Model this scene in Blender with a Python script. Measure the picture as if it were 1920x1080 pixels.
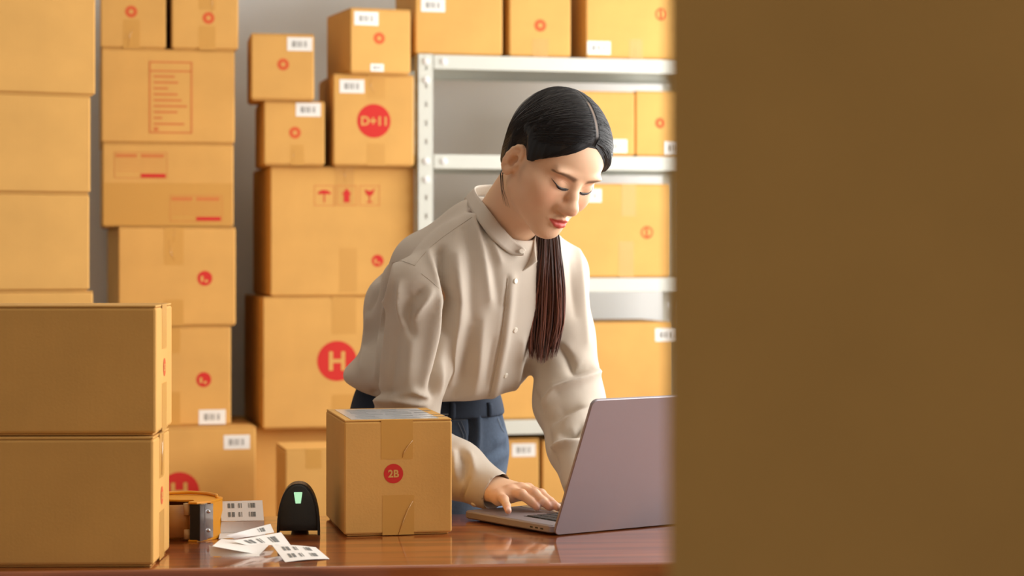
import bpy, bmesh, math, random
import numpy as np
from mathutils import Vector, Matrix
from mathutils.bvhtree import BVHTree

for o in list(bpy.data.objects):
    bpy.data.objects.remove(o, do_unlink=True)
scene = bpy.context.scene
COL = scene.collection

# ------------------------------------------------------------------ camera, world, lights, exposure
FPX, CX, HY, CAMZ = 4000.0, 960.0, 480.0, 1.186      # focal length in px, horizon row, eye height
cam_d = bpy.data.cameras.new('camera')
cam_d.sensor_width = 36.0
cam_d.lens = FPX * 36.0 / 1920.0
cam_d.shift_y = -(540.0 - HY) / 1920.0
cam_d.clip_start = 0.05
cam_d.dof.use_dof = True
cam_d.dof.focus_distance = 3.42
cam_d.dof.aperture_fstop = 4.6
cam = bpy.data.objects.new('camera', cam_d)
COL.objects.link(cam)
cam.location = (0, 0, CAMZ)
cam.rotation_euler = (math.radians(90), 0, 0)
scene.camera = cam

RA = math.radians(13.5)                               # the room is turned against the camera axis
U = Vector((math.cos(RA), math.sin(RA), 0))
V = Vector((-math.sin(RA), math.cos(RA), 0))
Z = Vector((0, 0, 1))
def room(u, v, z=0.0):
    return U * u + V * v + Z * z
ROOM_RZ = RA

world = bpy.data.worlds.new('world')
scene.world = world
world.use_nodes = True
wb = world.node_tree.nodes['Background']
wb.inputs[0].default_value = (1.0, 0.965, 0.92, 1)
wb.inputs[1].default_value = 0.31

WIN_U, WIN_V0, WIN_V1, WIN_Z0, WIN_Z1 = 2.40, 1.70, 5.75, 0.80, 2.45
ld = bpy.data.lights.new('window_right_offscreen', 'AREA')
ld.shape = 'RECTANGLE'
ld.size = WIN_V1 - WIN_V0
ld.size_y = WIN_Z1 - WIN_Z0
ld.energy = 140
ld.color = (1.0, 0.975, 0.94)
lo = bpy.data.objects.new('window_right_offscreen', ld)
COL.objects.link(lo)
lo.location = room(WIN_U + 0.12, (WIN_V0 + WIN_V1) / 2, (WIN_Z0 + WIN_Z1) / 2)
xa = V.copy(); za = U.copy(); ya = za.cross(xa)       # light shines along its -Z = -U
lo.matrix_world = Matrix.Translation(lo.location) @ Matrix((xa, ya, za)).transposed().to_4x4()

vs = scene.view_settings
vs.view_transform = 'Standard'
vs.look = 'None'
vs.exposure = 0.03
vs.gamma = 1.0
vs.use_curve_mapping = False

# ------------------------------------------------------------------ helpers
def lin(r, g, b):
    def f(c):
        c /= 255.0
        return c / 12.92 if c <= 0.04045 else ((c + 0.055) / 1.055) ** 2.4
    return (f(r), f(g), f(b), 1.0)

def px(x, y, D):
    return Vector(((x - CX) / FPX * D, D, CAMZ + (HY - y) / FPX * D))

def onz(x, y, z):
    """the point at height z that shows at picture place x, y"""
    D = (CAMZ - z) * FPX / (y - HY)
    return px(x, y, D)

MATS = {}
def mat(name, color, rough=0.5, metal=0.0, spec=0.5, emit=None, emit_s=1.0, noise=None, bump=None,
        stripes=None, coat=0.0, sss=0.0, attr=None, sheen=0.0, alpha=None):
    """noise=(scale, amount) varies the colour, bump=(scale, strength[, stretch xyz]), stripes=(axis, scale, amount)"""
    if name in MATS:
        return MATS[name]
    m = bpy.data.materials.new(name)
    m.use_nodes = True
    nt = m.node_tree
    N, Lk = nt.nodes, nt.links
    b = N['Principled BSDF']
    b.inputs['Base Color'].default_value = color
    b.inputs['Roughness'].default_value = rough
    b.inputs['Metallic'].default_value = metal
    b.inputs['Specular IOR Level'].default_value = spec
    b.inputs['Coat Weight'].default_value = coat
    b.inputs['Coat Roughness'].default_value = 0.12
    if sheen:
        b.inputs['Sheen Weight'].default_value = sheen
    if sss:
        b.inputs['Subsurface Weight'].default_value = sss
        b.inputs['Subsurface Radius'].default_value = (1.0, 0.35, 0.18)
        b.inputs['Subsurface Scale'].default_value = 0.006
    if emit:
        b.inputs['Emission Color'].default_value = emit
        b.inputs['Emission Strength'].default_value = emit_s
    if alpha is not None:
        b.inputs['Alpha'].default_value = alpha
    src = None
    if attr:
        a = N.new('ShaderNodeAttribute'); a.attribute_name = attr
        src = a.outputs['Color']
    tc = N.new('ShaderNodeTexCoord')
    if noise:
        nz = N.new('ShaderNodeTexNoise'); nz.inputs['Scale'].default_value = noise[0]
        nz.inputs['Detail'].default_value = 4
        Lk.new(tc.outputs['Object'], nz.inputs['Vector'])
        hs = N.new('ShaderNodeHueSaturation')
        mr = N.new('ShaderNodeMapRange')
        mr.inputs['From Min'].default_value = 0.3; mr.inputs['From Max'].default_value = 0.7
        mr.inputs['To Min'].default_value = 1 - noise[1]; mr.inputs['To Max'].default_value = 1 + noise[1]
        Lk.new(nz.outputs['Fac'], mr.inputs['Value'])
        Lk.new(mr.outputs['Result'], hs.inputs['Value'])
        if src: Lk.new(src, hs.inputs['Color'])
        else: hs.inputs['Color'].default_value = color
        src = hs.outputs['Color']
    if stripes:
        ax, sc, amt = stripes
        sp = N.new('ShaderNodeSeparateXYZ'); Lk.new(tc.outputs['Object'], sp.inputs[0])
        mu = N.new('ShaderNodeMath'); mu.operation = 'MULTIPLY'; mu.inputs[1].default_value = sc
        Lk.new(sp.outputs[ax], mu.inputs[0])
        si = N.new('ShaderNodeMath'); si.operation = 'SINE'; Lk.new(mu.outputs[0], si.inputs[0])
        mr = N.new('ShaderNodeMapRange'); mr.inputs['From Min'].default_value = -1
        mr.inputs['To Min'].default_value = 1 - amt; mr.inputs['To Max'].default_value = 1 + amt
        Lk.new(si.outputs[0], mr.inputs['Value'])
        hs = N.new('ShaderNodeHueSaturation')
        Lk.new(mr.outputs['Result'], hs.inputs['Value'])
        if src: Lk.new(src, hs.inputs['Color'])
        else: hs.inputs['Color'].default_value = color
        src = hs.outputs['Color']
    if src:
        Lk.new(src, b.inputs['Base Color'])
    if bump:
        mp = N.new('ShaderNodeMapping')
        if len(bump) > 2: mp.inputs['Scale'].default_value = bump[2]
        Lk.new(tc.outputs['Object'], mp.inputs['Vector'])
        nb = N.new('ShaderNodeTexNoise'); nb.inputs['Scale'].default_value = bump[0]
        nb.inputs['Detail'].default_value = 3
        Lk.new(mp.outputs[0], nb.inputs['Vector'])
        bp = N.new('ShaderNodeBump'); bp.inputs['Strength'].default_value = bump[1]
        bp.inputs['Distance'].default_value = 0.002
        Lk.new(nb.outputs['Fac'], bp.inputs['Height'])
        Lk.new(bp.outputs[0], b.inputs['Normal'])
    MATS[name] = m
    return m

def tag(o, label=None, cat=None, group=None, kind=None):
    if label: o['label'] = label
    if cat: o['category'] = cat
    if group: o['group'] = group
    if kind: o['kind'] = kind
    return o

def empty(name, loc=(0, 0, 0), rz=0.0):
    o = bpy.data.objects.new(name, None)
    o.empty_display_size = 0.05
    COL.objects.link(o)
    o.location = loc
    o.rotation_euler = (0, 0, rz)
    return o

def link(name, me, m=None, parent=None, loc=None, rot=None):
    o = bpy.data.objects.new(name, me)
    COL.objects.link(o)
    if m and not me.materials:
        me.materials.append(m)
    if parent: o.parent = parent
    if loc is not None: o.location = loc
    if rot is not None: o.rotation_euler = rot
    return o

def mesh_from(name, verts, faces, smooth=False):
    me = bpy.data.meshes.new(name)
    me.from_pydata([tuple(v) for v in verts], [], [tuple(f) for f in faces])
    me.update()
    if smooth:
        me.polygons.foreach_set('use_smooth', [True] * len(me.polygons))
    return me

def bm_mesh(name, bm, smooth=False):
    bmesh.ops.recalc_face_normals(bm, faces=bm.faces[:])
    me = bpy.data.meshes.new(name)
    bm.to_mesh(me); bm.free()
    if smooth:
        me.polygons.foreach_set('use_smooth', [True] * len(me.polygons))
    return me

def add_box(bm, lo, hi, bevel=0.0, seg=2):
    r = bmesh.ops.create_cube(bm, size=1.0)
    vsx = r['verts']
    c = [(a + b) / 2 for a, b in zip(lo, hi)]; s = [b - a for a, b in zip(lo, hi)]
    for v in vsx:
        v.co = Vector((c[0] + v.co.x * s[0], c[1] + v.co.y * s[1], c[2] + v.co.z * s[2]))
    if bevel > 0:
        es = list({e for v in vsx for e in v.link_edges})
        bmesh.ops.bevel(bm, geom=es, offset=bevel, segments=seg, affect='EDGES', profile=0.5)

def box_mesh(name, lo, hi, bevel=0.0, seg=2):
    bm = bmesh.new(); add_box(bm, lo, hi, bevel, seg)
    return bm_mesh(name, bm)

def add_cyl(bm, p0, p1, r0, r1=None, n=16, cap=True):
    r1 = r0 if r1 is None else r1
    p0, p1 = Vector(p0), Vector(p1)
    ax = (p1 - p0).normalized()
    t = Vector((1, 0, 0)) if abs(ax.x) < 0.9 else Vector((0, 1, 0))
    e1 = ax.cross(t).normalized(); e2 = ax.cross(e1)
    A = [bm.verts.new(p0 + (e1 * math.cos(2 * math.pi * i / n) + e2 * math.sin(2 * math.pi * i / n)) * r0) for i in range(n)]
    B = [bm.verts.new(p1 + (e1 * math.cos(2 * math.pi * i / n) + e2 * math.sin(2 * math.pi * i / n)) * r1) for i in range(n)]
    for i in range(n):
        bm.faces.new((A[i], A[(i + 1) % n], B[(i + 1) % n], B[i]))
    if cap:
        bm.faces.new(A[::-1]); bm.faces.new(B)

def add_prism(bm, pts, y0, y1):
    """outline pts (x, z) swept from y0 to y1"""
    A = [bm.verts.new((x, y0, z)) for x, z in pts]
    B = [bm.verts.new((x, y1, z)) for x, z in pts]
    n = len(pts)
    for i in range(n):
        bm.faces.new((A[i], A[(i + 1) % n], B[(i + 1) % n], B[i]))
    bm.faces.new(A[::-1]); bm.faces.new(B)

def tube_data(pts, rad, n=5):
    """a tube along pts, rad a number or list: returns verts, faces"""
    P = [Vector(p) for p in pts]
    vs_, fs = [], []
    prev = None
    for i, p in enumerate(P):
        d = (P[min(i + 1, len(P) - 1)] - P[max(i - 1, 0)]).normalized()
        if prev is None:
            t = Vector((0, 0, 1)) if abs(d.z) < 0.9 else Vector((1, 0, 0))
            e1 = d.cross(t).normalized()
        else:
            e1 = (prev - d * prev.dot(d)).normalized()
        prev = e1
        e2 = d.cross(e1)
        r = rad[i] if isinstance(rad, (list, tuple)) else rad
        for k in range(n):
            a = 2 * math.pi * k / n
            vs_.append(p + (e1 * math.cos(a) + e2 * math.sin(a)) * r)
    for i in range(len(P) - 1):
        for k in range(n):
            a = i * n + k; b = i * n + (k + 1) % n
            fs.append((a, b, b + n, a + n))
    fs.append(tuple(range(n))[::-1]); fs.append(tuple((len(P) - 1) * n + k for k in range(n)))
    return vs_, fs

def text_mesh(s, size, bold=0.02):
    """lettering as a flat mesh, centred on its own box, in the XZ plane facing -Y"""
    cu = bpy.data.curves.new('lettering', 'FONT')
    cu.body = s; cu.size = size; cu.offset = bold * size
    cu.align_x = 'CENTER'
    cu.extrude = 0.0
    to = bpy.data.objects.new('lettering', cu)
    COL.objects.link(to)
    bpy.context.view_layer.update()
    me = bpy.data.meshes.new_from_object(to.evaluated_get(bpy.context.evaluated_depsgraph_get()))
    bpy.data.objects.remove(to, do_unlink=True)
    co = np.array([v.co for v in me.vertices])
    c = (co.min(0) + co.max(0)) / 2
    for v in me.vertices:
        x, y = v.co.x - c[0], v.co.y - c[1]
        v.co = (x, 0, y)
    me.materials.clear()
    return me

# ------------------------------------------------------------------ materials
CARD = lin(214, 165, 92)
M_card = mat('cardboard', CARD, 0.78, spec=0.25, noise=(9, 0.05), bump=(260, 0.10), stripes=('X', 700, 0.004))
M_tape = mat('brown_tape', lin(205, 154, 77), 0.34, spec=0.5)
M_tapeshine = mat('tape_wrinkle', lin(205, 154, 77), 0.12, spec=0.8, coat=1.0)
M_red = mat('red_print', lin(205, 48, 42), 0.7, spec=0.3)
M_redfaint = mat('faint_red_print', lin(206, 124, 70), 0.8, spec=0.2)
M_redsoft = mat('orange_red_print', lin(212, 98, 58), 0.8, spec=0.2)
M_label = mat('label_paper', lin(236, 236, 232), 0.55)
M_ink = mat('grey_ink', lin(120, 122, 120), 0.7)
M_inkdark = mat('black_ink', lin(70, 70, 72), 0.7)
M_wall = mat('wall_paint', lin(222, 224, 224), 0.9, spec=0.2, noise=(3, 0.02))
M_ceil = mat('ceiling_paint', lin(235, 232, 225), 0.9, spec=0.2)
M_floor = mat('floor_boards_stain', lin(150, 112, 78), 0.6, noise=(4, 0.08))
M_shelf = mat('pale_grey_enamel', lin(204, 207, 198), 0.45, spec=0.5, noise=(12, 0.015))
M_bolt = mat('zinc_bolt', lin(240, 240, 240), 0.25, metal=0.2)

def wood():
    m = bpy.data.materials.new('varnished_wood')
    m.use_nodes = True
    nt = m.node_tree; N, Lk = nt.nodes, nt.links
    b = N['Principled BSDF']
    tc = N.new('ShaderNodeTexCoord'); mp = N.new('ShaderNodeMapping')
    mp.inputs['Scale'].default_value = (1.2, 14, 14)
    Lk.new(tc.outputs['Object'], mp.inputs[0])
    n1 = N.new('ShaderNodeTexNoise'); n1.inputs['Scale'].default_value = 2.2; n1.inputs['Detail'].default_value = 7
    n1.inputs['Distortion'].default_value = 0.6
    Lk.new(mp.outputs[0], n1.inputs['Vector'])
    cr = N.new('ShaderNodeValToRGB')
    cr.color_ramp.elements[0].position = 0.30; cr.color_ramp.elements[0].color = lin(106, 49, 19)
    cr.color_ramp.elements[1].position = 0.72; cr.color_ramp.elements[1].color = lin(186, 106, 48)
    e = cr.color_ramp.elements.new(0.5); e.color = lin(153, 79, 31)
    Lk.new(n1.outputs['Fac'], cr.inputs[0])
    Lk.new(cr.outputs[0], b.inputs['Base Color'])
    b.inputs['Roughness'].default_value = 0.31
    b.inputs['Coat Weight'].default_value = 1.0
    b.inputs['Coat Roughness'].default_value = 0.06
    n2 = N.new('ShaderNodeTexNoise'); n2.inputs['Scale'].default_value = 9
    Lk.new(tc.outputs['Object'], n2.inputs['Vector'])
    bp = N.new('ShaderNodeBump'); bp.inputs['Strength'].default_value = 0.06; bp.inputs['Distance'].default_value = 0.01
    Lk.new(n2.outputs['Fac'], bp.inputs['Height'])
    Lk.new(bp.outputs[0], b.inputs['Normal'])
    return m
M_wood = wood()

# ------------------------------------------------------------------ the room
def room_slab(name, u0, u1, v0, v1, z0, z1, m, label=None):
    me = box_mesh(name, (u0, v0, z0), (u1, v1, z1))
    o = link(name, me, m, rot=(0, 0, ROOM_RZ))
    tag(o, label, kind='structure')
    return o
BACKV = 6.20
room_slab('floor', -3.4, 3.0, -1.2, 6.5, -0.1, 0.0, M_floor, 'warm brown floor of the packing room')
room_slab('ceiling', -3.4, 3.0, -1.2, 6.5, 2.8, 2.9, M_ceil, 'white ceiling of the packing room')
room_slab('wall_back', -3.4, 3.0, BACKV, BACKV + 0.12, 0, 2.8, M_wall, 'pale grey wall behind the boxes and the metal rack')
room_slab('wall_left', -3.4, -3.25, -1.2, BACKV, 0, 2.8, M_wall, 'pale grey wall on the far side of the room')
def window_wall():
    bm = bmesh.new()
    u0, u1 = WIN_U, WIN_U + 0.14
    add_box(bm, (u0, -1.2, 0), (u1, WIN_V0, 2.8))
    add_box(bm, (u0, WIN_V1, 0), (u1, BACKV, 2.8))
    add_box(bm, (u0, WIN_V0, 0), (u1, WIN_V1, WIN_Z0))
    add_box(bm, (u0, WIN_V0, WIN_Z1), (u1, WIN_V1, 2.8))
    o = link('wall_right', bm_mesh('wall_right', bm), M_wall, rot=(0, 0, ROOM_RZ))
    tag(o, 'pale grey wall with the wide window', kind='structure')
    f = bmesh.new()
    for k in range(4):
        v = WIN_V0 + (WIN_V1 - WIN_V0 - 0.04) * k / 3
        add_box(f, (u0 + 0.02, v, WIN_Z0), (u0 + 0.07, v + 0.04, WIN_Z1))
    add_box(f, (u0 + 0.02, WIN_V0, WIN_Z0), (u0 + 0.07, WIN_V1, WIN_Z0 + 0.04))
    add_box(f, (u0 + 0.02, WIN_V0, WIN_Z1 - 0.04), (u0 + 0.07, WIN_V1, WIN_Z1))
    w = empty('window_1'); w.rotation_euler = (0, 0, ROOM_RZ); tag(w, 'wide white framed window letting daylight in', kind='structure')
    link('window_frame', bm_mesh('window_frame', f), M_ceil, w)
window_wall()

# ------------------------------------------------------------------ the table
TABZ = 0.75
TYAW = math.radians(5.5)
def table():
    fl = onz(320, 1067, TABZ)            # a point of the front edge
    bl = onz(510, 969, TABZ)
    tu = Vector((math.cos(TYAW), math.sin(TYAW), 0)); tv = Vector((-math.sin(TYAW), math.cos(TYAW), 0))
    depth = (bl - fl).dot(tv) + 0.012
    L0, L1 = -0.75, 1.15
    org = fl - tv * 0.0
    t = empty('work_table', (org.x, org.y, 0), TYAW)
    tag(t, 'varnished reddish brown wooden work table', 'table')
    link('table_top', box_mesh('table_top', (L0, 0, TABZ - 0.035), (L1, depth, TABZ), 0.006, 3), M_wood, t)
    link('apron', box_mesh('apron', (L0 + 0.05, 0.04, TABZ - 0.12), (L1 - 0.05, 0.06, TABZ - 0.036), 0.002), M_wood, t)
    link('apron', box_mesh('apron', (L0 + 0.05, depth - 0.06, TABZ - 0.12), (L1 - 0.05, depth - 0.04, TABZ - 0.036), 0.002), M_wood, t)
    leg = box_mesh('leg', (-0.03, -0.03, 0), (0.03, 0.03, TABZ - 0.036), 0.004)
    for x in (L0 + 0.08, L1 - 0.08):
        for y in (0.09, depth - 0.09):
            link('leg', leg, M_wood, t, loc=(x, y, 0))
    return t
table()

# ------------------------------------------------------------------ cardboard boxes
def disc_mesh(r, n=36, r_in=0.0):
    bm = bmesh.new()
    if r_in <= 0:
        bm.faces.new([bm.verts.new((r * math.cos(2 * math.pi * i / n), 0, r * math.sin(2 * math.pi * i / n))) for i in range(n)])
    else:
        A = [bm.verts.new((r * math.cos(2 * math.pi * i / n), 0, r * math.sin(2 * math.pi * i / n))) for i in range(n)]
        B = [bm.verts.new((r_in * math.cos(2 * math.pi * i / n), 0, r_in * math.sin(2 * math.pi * i / n))) for i in range(n)]
        for i in range(n):
            bm.faces.new((A[i], A[(i + 1) % n], B[(i + 1) % n], B[i]))
    me = bmesh_front(bm, 'printed_disc')
    return me
def bmesh_front(bm, name):
    """flat print: make every face look towards -Y"""
    for f in bm.faces:
        f.normal_update()
        if f.normal.y > 0: f.normal_flip()
    me = bpy.data.meshes.new(name); bm.to_mesh(me); bm.free()
    return me
def flat_rects(name, rects, y=0.0):
    bm = bmesh.new()
    for x0, z0, x1, z1 in rects:
        bm.faces.new([bm.verts.new(p) for p in ((x0, y, z0), (x1, y, z0), (x1, y, z1), (x0, y, z1))])
    return bmesh_front(bm, name)
def thin_sheet(name, x0, z0, x1, z1, t=0.0004):
    return box_mesh(name, (x0, -t, z0), (x1, 0, z1))

random.seed(4)
def barcode_rects(w, h, dense=((0.0, .26, .85), (.32, .70, .35), (.74, 1.0, .9)), n=34, seed=1):
    rr = random.Random(seed); out = []
    for k in range(n):
        t = (k + 0.5) / n
        p = 0
        for a, b, d in dense:
            if a <= t <= b: p = d
        if rr.random() < p:
            ww = w / n * rr.choice((0.45, 0.7, 0.95))
            out.append((-w / 2 + k * w / n, -h / 2, -w / 2 + k * w / n + ww, h / 2))
    return out
BARCODE = flat_rects('barcode', barcode_rects(0.040, 0.013))
BARCODE.materials.append(M_inkdark)
LABEL = thin_sheet('shipping_label', -0.033, -0.018, 0.033, 0.018)
LABEL.materials.append(M_label)
LABELCODE = flat_rects('barcode', barcode_rects(0.040, 0.016, ((0, .25, .8), (.3, .66, .3), (.72, 1, .85)), 26, 5))
LABELCODE.materials.append(M_ink)

def put_label(parent, x, z, y, rot=(0, 0, 0), s=1.0):
    l = link('shipping_label', LABEL, None, parent, loc=(x, y - 0.0002, z), rot=rot)
    l.scale = (s, 1, s)
    link('barcode', LABELCODE, None, l, loc=(0, -0.0006, 0))
    return l

def put_emblem(parent, x, z, y, r, text=None, style='disc', rz=0.0):
    if style == 'ring':
        e = link('printed_emblem', disc_mesh(r, 32, r * 0.72), M_redsoft, parent, loc=(x, y - 0.0004, z), rot=(0, 0, rz))
        link('printed_mark', flat_rects('printed_mark', [(-r * .22, -r * .5, r * .12, r * .72), (-r * .22, -r * .8, r * .62, -r * .5)]), M_redsoft, e, loc=(0, -0.0003, 0))
        return e
    e = link('printed_emblem', disc_mesh(r), M_red if style == 'disc' else M_redsoft, parent, loc=(x, y - 0.0004, z), rot=(0, 0, rz))
    if text:
        tm = text_mesh(text, r * (1.28 if len(text) == 1 else 1.05 if len(text) == 2 else 0.72), 0.03)
        link('printed_letters', tm, M_card, e, loc=(0, -0.0004, 0))
    elif style == 'disc':
        link('printed_mark', flat_rects('printed_mark', [(-r * .55, -r * .45, -r * .2, r * .3), (0, -r * .55, r * .4, -r * .2)]), M_card, e, loc=(0, -0.0004, 0))
    else:
        link('printed_mark', disc_mesh(r * .36, 16), M_card, e, loc=(0, -0.0004, 0))
    return e

def put_tape(parent, x0, z0, x1, z1, y, shine=None):
    t = link('packing_tape', thin_sheet('packing_tape', x0, z0, x1, z1, 0.00025), M_tape, parent, loc=(0, y, 0))
    if shine:
        for pts in shine:
            v, f = tube_data([(a, -0.0004, b) for a, b in pts], [0.0004] + [0.0011] * (len(pts) - 2) + [0.0004], 5)
            link('tape_wrinkle', mesh_from('tape_wrinkle', v, f, True), M_tapeshine, t)
    return t

def carton(w, d, h, loc, rz, label, cat='box', group=None, m=None, bevel=0.004, gap=0.0015, name='cardboard_box'):
    """a shipping carton, front face on local y=0 with its left corner at x=0; the body, two top flaps and two bottom flaps"""
    e = empty(name, loc, rz)
    tag(e, label, cat, group)
    m = m or M_card
    ft = 0.003
    link('carton_body', box_mesh('carton_body', (0, 0, ft), (w, d, h - ft), bevel, 2), m, e)
    for y0, y1 in ((0.0008, d / 2 - gap), (d / 2 + gap, d - 0.0008)):
        link('top_flap', box_mesh('top_flap', (0.0008, y0, h - ft), (w - 0.0008, y1, h), 0.0008, 1), m, e)
        link('bottom_flap', box_mesh('bottom_flap', (0.005, max(y0, .005), 0), (w - 0.005, min(y1, d - .005), ft), 0.0008, 1), m, e)
    return e

def carton_px(x0, x1, ytop, zbot, D, yaw_deg, depth, label, group=None, zbot_px=None, m=None, ztop=None, shrink=0.0):
    """a carton whose front face shows between x0 and x1 with its top at ytop, its near left edge D metres away"""
    a = math.radians(yaw_deg)
    X0 = (x0 - CX) / FPX * D
    s = (x1 - CX) / FPX
    w = (s * D - X0) / (math.cos(a) - s * math.sin(a))
    zt = ztop if ztop is not None else CAMZ + (HY - ytop) / FPX * D
    if zbot_px is not None: zbot = CAMZ + (HY - zbot_px) / FPX * D
    e = carton(w, depth, zt - zbot - 0.0006, (X0, D, zbot + 0.0003), a, label, 'box', group, m)
    e['_w'] = w; e['_h'] = zt - zbot
    # local place on the front face from picture coordinates
    def at(xp, yp):
        sx = (xp - CX) / FPX
        lx = (sx * D - X0) / (math.cos(a) - sx * math.sin(a))
        yy = D + lx * math.sin(a)
        return lx, CAMZ + (HY - yp) / FPX * yy - zbot
    del e['_w'], e['_h']
    return e, at, w, zt - zbot, zt
# ---- the tall column of plain cartons beside the wall corner
GA = 'plain cartons stacked in the tall column'
DA, YA = 4.75, 26
tops = [-95, 168, 359, 548]
zt = [CAMZ + (HY - y) / FPX * DA for y in tops]
zt += [zt[-1] * k / 4 for k in (3, 2, 1)] + [0.0]
xr = [179, 170, 168, 175, 172, 170, 176]
nm = ['topmost plain carton of the tall unmarked stack', 'second plain carton from the top of the tall unmarked stack',
      'third plain carton from the top of the tall unmarked stack', 'plain carton in the middle of the tall unmarked stack',
      'fifth plain carton down the tall unmarked stack', 'sixth plain carton down the tall unmarked stack', 'plain carton on the floor under the tall unmarked stack']
for i in range(7):
    carton_px(-170, xr[i], None, zt[i + 1], DA, YA, 0.30, nm[i], GA, ztop=zt[i])

# ---- second stack: printed parcel boxes
GB = 'printed cartons in the stack beside the plain ones'
DB, YB = 5.55, 11.5
def zB(y, D=DB): return CAMZ + (HY - y) / FPX * D
zb = [zB(y) for y in (90, 268, 425, 613, 802)]
e, at, w, h, _ = carton_px(188, 311, -60, zb[0], DB, 11, 0.40, 'small carton with red dot and wrinkled tape atop the printed stack, beside plain stack', GB)
x, z = at(246, 22); put_emblem(e, x, z, 0, 0.0155, style='soft')
x0, _ = at(231, 0); x1, _ = at(262, 0); put_tape(e, x0, 0, x1, 0.075, 0, [[(x0 + .012, 0.004), (x0 + .016, .03), (x0 + .026, .055)], [(x0 + .004, .02), (x0 + .01, .04)]])
e, at, w, h, _ = carton_px(322, 447, -60, zb[0], DB + .03, 12, 0.40, 'small carton whose red dot is crossed by tape, on top of the printed stack', GB)
x, z = at(391, 34); put_emblem(e, x, z, 0, 0.0155, style='soft')
x0, _ = at(373, 0); x1, _ = at(404, 0); put_tape(e, x0, 0, x1, 0.062, 0)
put_tape(e, x0, 0.105, x1, h - .001, 0, [[(x0 + .034, 0.098), (x0 + .035, .12), (x0 + .035, .17)]])
e, at, w, h, _ = carton_px(190, 440, None, zb[1], DB, YB, 0.50, 'carton printed with a tall red table of lines', GB, ztop=zb[0])
x, z = at(320, 183); W2, H2 = .056, .094
rc = [(-W2, -H2, W2, -H2 + .004), (-W2, H2 - .004, W2, H2), (-W2, -H2, -W2 + .004, H2), (W2 - .004, -H2, W2, H2), (-W2, H2 - .027, W2, H2 - .023)]
for k, ln in enumerate((.62, .72, .42, .70, .82, .98, .70, .25, .9)):
    zz = H2 - .042 - k * .0155
    rc.append((-W2 + .012, zz, -W2 + .012 + ln * (2 * W2 - .024), zz + .005))
rc.append((-W2 + .012, -H2 + .006, -W2 + .024, -H2 + .016))
link('printed_table', flat_rects('printed_table', rc), M_redfaint, e, loc=(x, -0.0005, z))
e, at, w, h, _ = carton_px(192, 438, None, zb[2], DB, YB, 0.50, 'carton printed with sender and receiver boxes and two red bars', GB, ztop=zb[1])
for cx_, cy_ in ((264, 310), (368, 391)):
    x, z = at(cx_, cy_); W2, H2 = .068, .034
    rc = [(-W2, -H2, W2, -H2 + .0012), (-W2, H2 - .0012, W2, H2), (-W2, -H2, -W2 + .0012, H2), (W2 - .0012, -H2, W2, H2), (-W2 + .004, H2 - .014, -.01, H2 - .005), (0, H2 - .014, W2 - .008, H2 - .005)]
    rc += [(-W2 + .006, H2 - .022 - k * .009, W2 - .006, H2 - .021 - k * .009) for k in range(4)]
    p = link('printed_address_box', flat_rects('printed_address_box', rc), M_redfaint, e, loc=(x, -0.0005, z))
    link('printed_red_bar', flat_rects('printed_red_bar', [(0, -H2 + .002, W2 - .004, -H2 + .012)]), M_red, p, loc=(0, -0.0003, 0))
xa_, z = at(200, 347); put_tape(e, 0.003, 0.003, w - .003, z + .006, 0)
e, at, w, h, _ = carton_px(222, 442, None, zb[3], DB, 14, 0.50, 'carton with a red disc and shiny crumpled tape under the address carton', GB, ztop=zb[2])
x, z = at(384, 522); put_emblem(e, x, z, 0, 0.0195)
x0, _ = at(308, 0); x1, _ = at(344, 0); put_tape(e, x0, h - .1, x1, h - .001, 0, [[(x0 + .026, h - .005), (x0 + .024, h - .04)], [(x0 + .012, h - .035), (x0 + .018, h - .07), (x0 + .028, h - .09)]])
put_tape(e, x0, 0.002, x1, .07, 0)
e, at, w, h, _ = carton_px(205, 433, None, zb[4], DB, 14, 0.50, 'carton with a red disc above a white barcode label', GB, ztop=zb[3])
x, z = at(382, 712); put_emblem(e, x, z, 0, 0.0195)
x, z = at(398, 782); put_label(e, x, z, 0, s=1.07)
x0, _ = at(308, 0); x1, _ = at(338, 0); put_tape(e, x0, h - .07, x1, h - .001, 0); put_tape(e, x0, .002, x1, .09, 0)
e, at, w, h, _ = carton_px(196, 480, None, 0.385, DB - .06, 14, 0.40, 'carton with half a big red disc showing and a white label in its corner', GB, ztop=zb[4])
x, z = at(336, 923); put_emblem(e, x, z, 0, 0.052, 'H')
x, z = at(444, 829); put_label(e, x, z, 0, s=1.03)
carton_px(200, 478, None, 0.0, DB - .05, 14, 0.40, 'carton on the floor under the printed stack', GB, ztop=0.385)

# ---- third stack: the marked cartons next to the metal rack
GC = 'marked cartons stacked beside the metal rack'
DC, YC = 5.66, 13.5
def zC(y): return CAMZ + (HY - y) / FPX * DC
zc = [zC(y) for y in (311, 557, 805)]
e, at, w, h, _ = carton_px(493, 770, None, zc[2], DC - .01, YC, 0.44, 'large carton with a big red disc bearing the letter H', GC, ztop=zc[1])
x, z = at(632, 677); put_emblem(e, x, z, 0, 0.0535, 'H')
x0, _ = at(622, 0); x1, _ = at(668, 0); put_tape(e, x0, h - .1, x1, h - .001, 0); put_tape(e, x0, .002, x1, .09, 0)
e, at, w, h, _ = carton_px(507, 777, None, zc[1], DC, YC, 0.40, 'large carton printed with umbrella, arrow and broken glass signs', GC, ztop=zc[0])
x0, _ = at(628, 0); x1, _ = at(664, 0); put_tape(e, x0, h - .105, x1, h - .001, 0, [[(x0 + .024, h - .003), (x0 + .026, h - .02), (x0 + .028, h - .042)]]); put_tape(e, x0 + .012, .012, x1 + .008, .13, 0)
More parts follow.
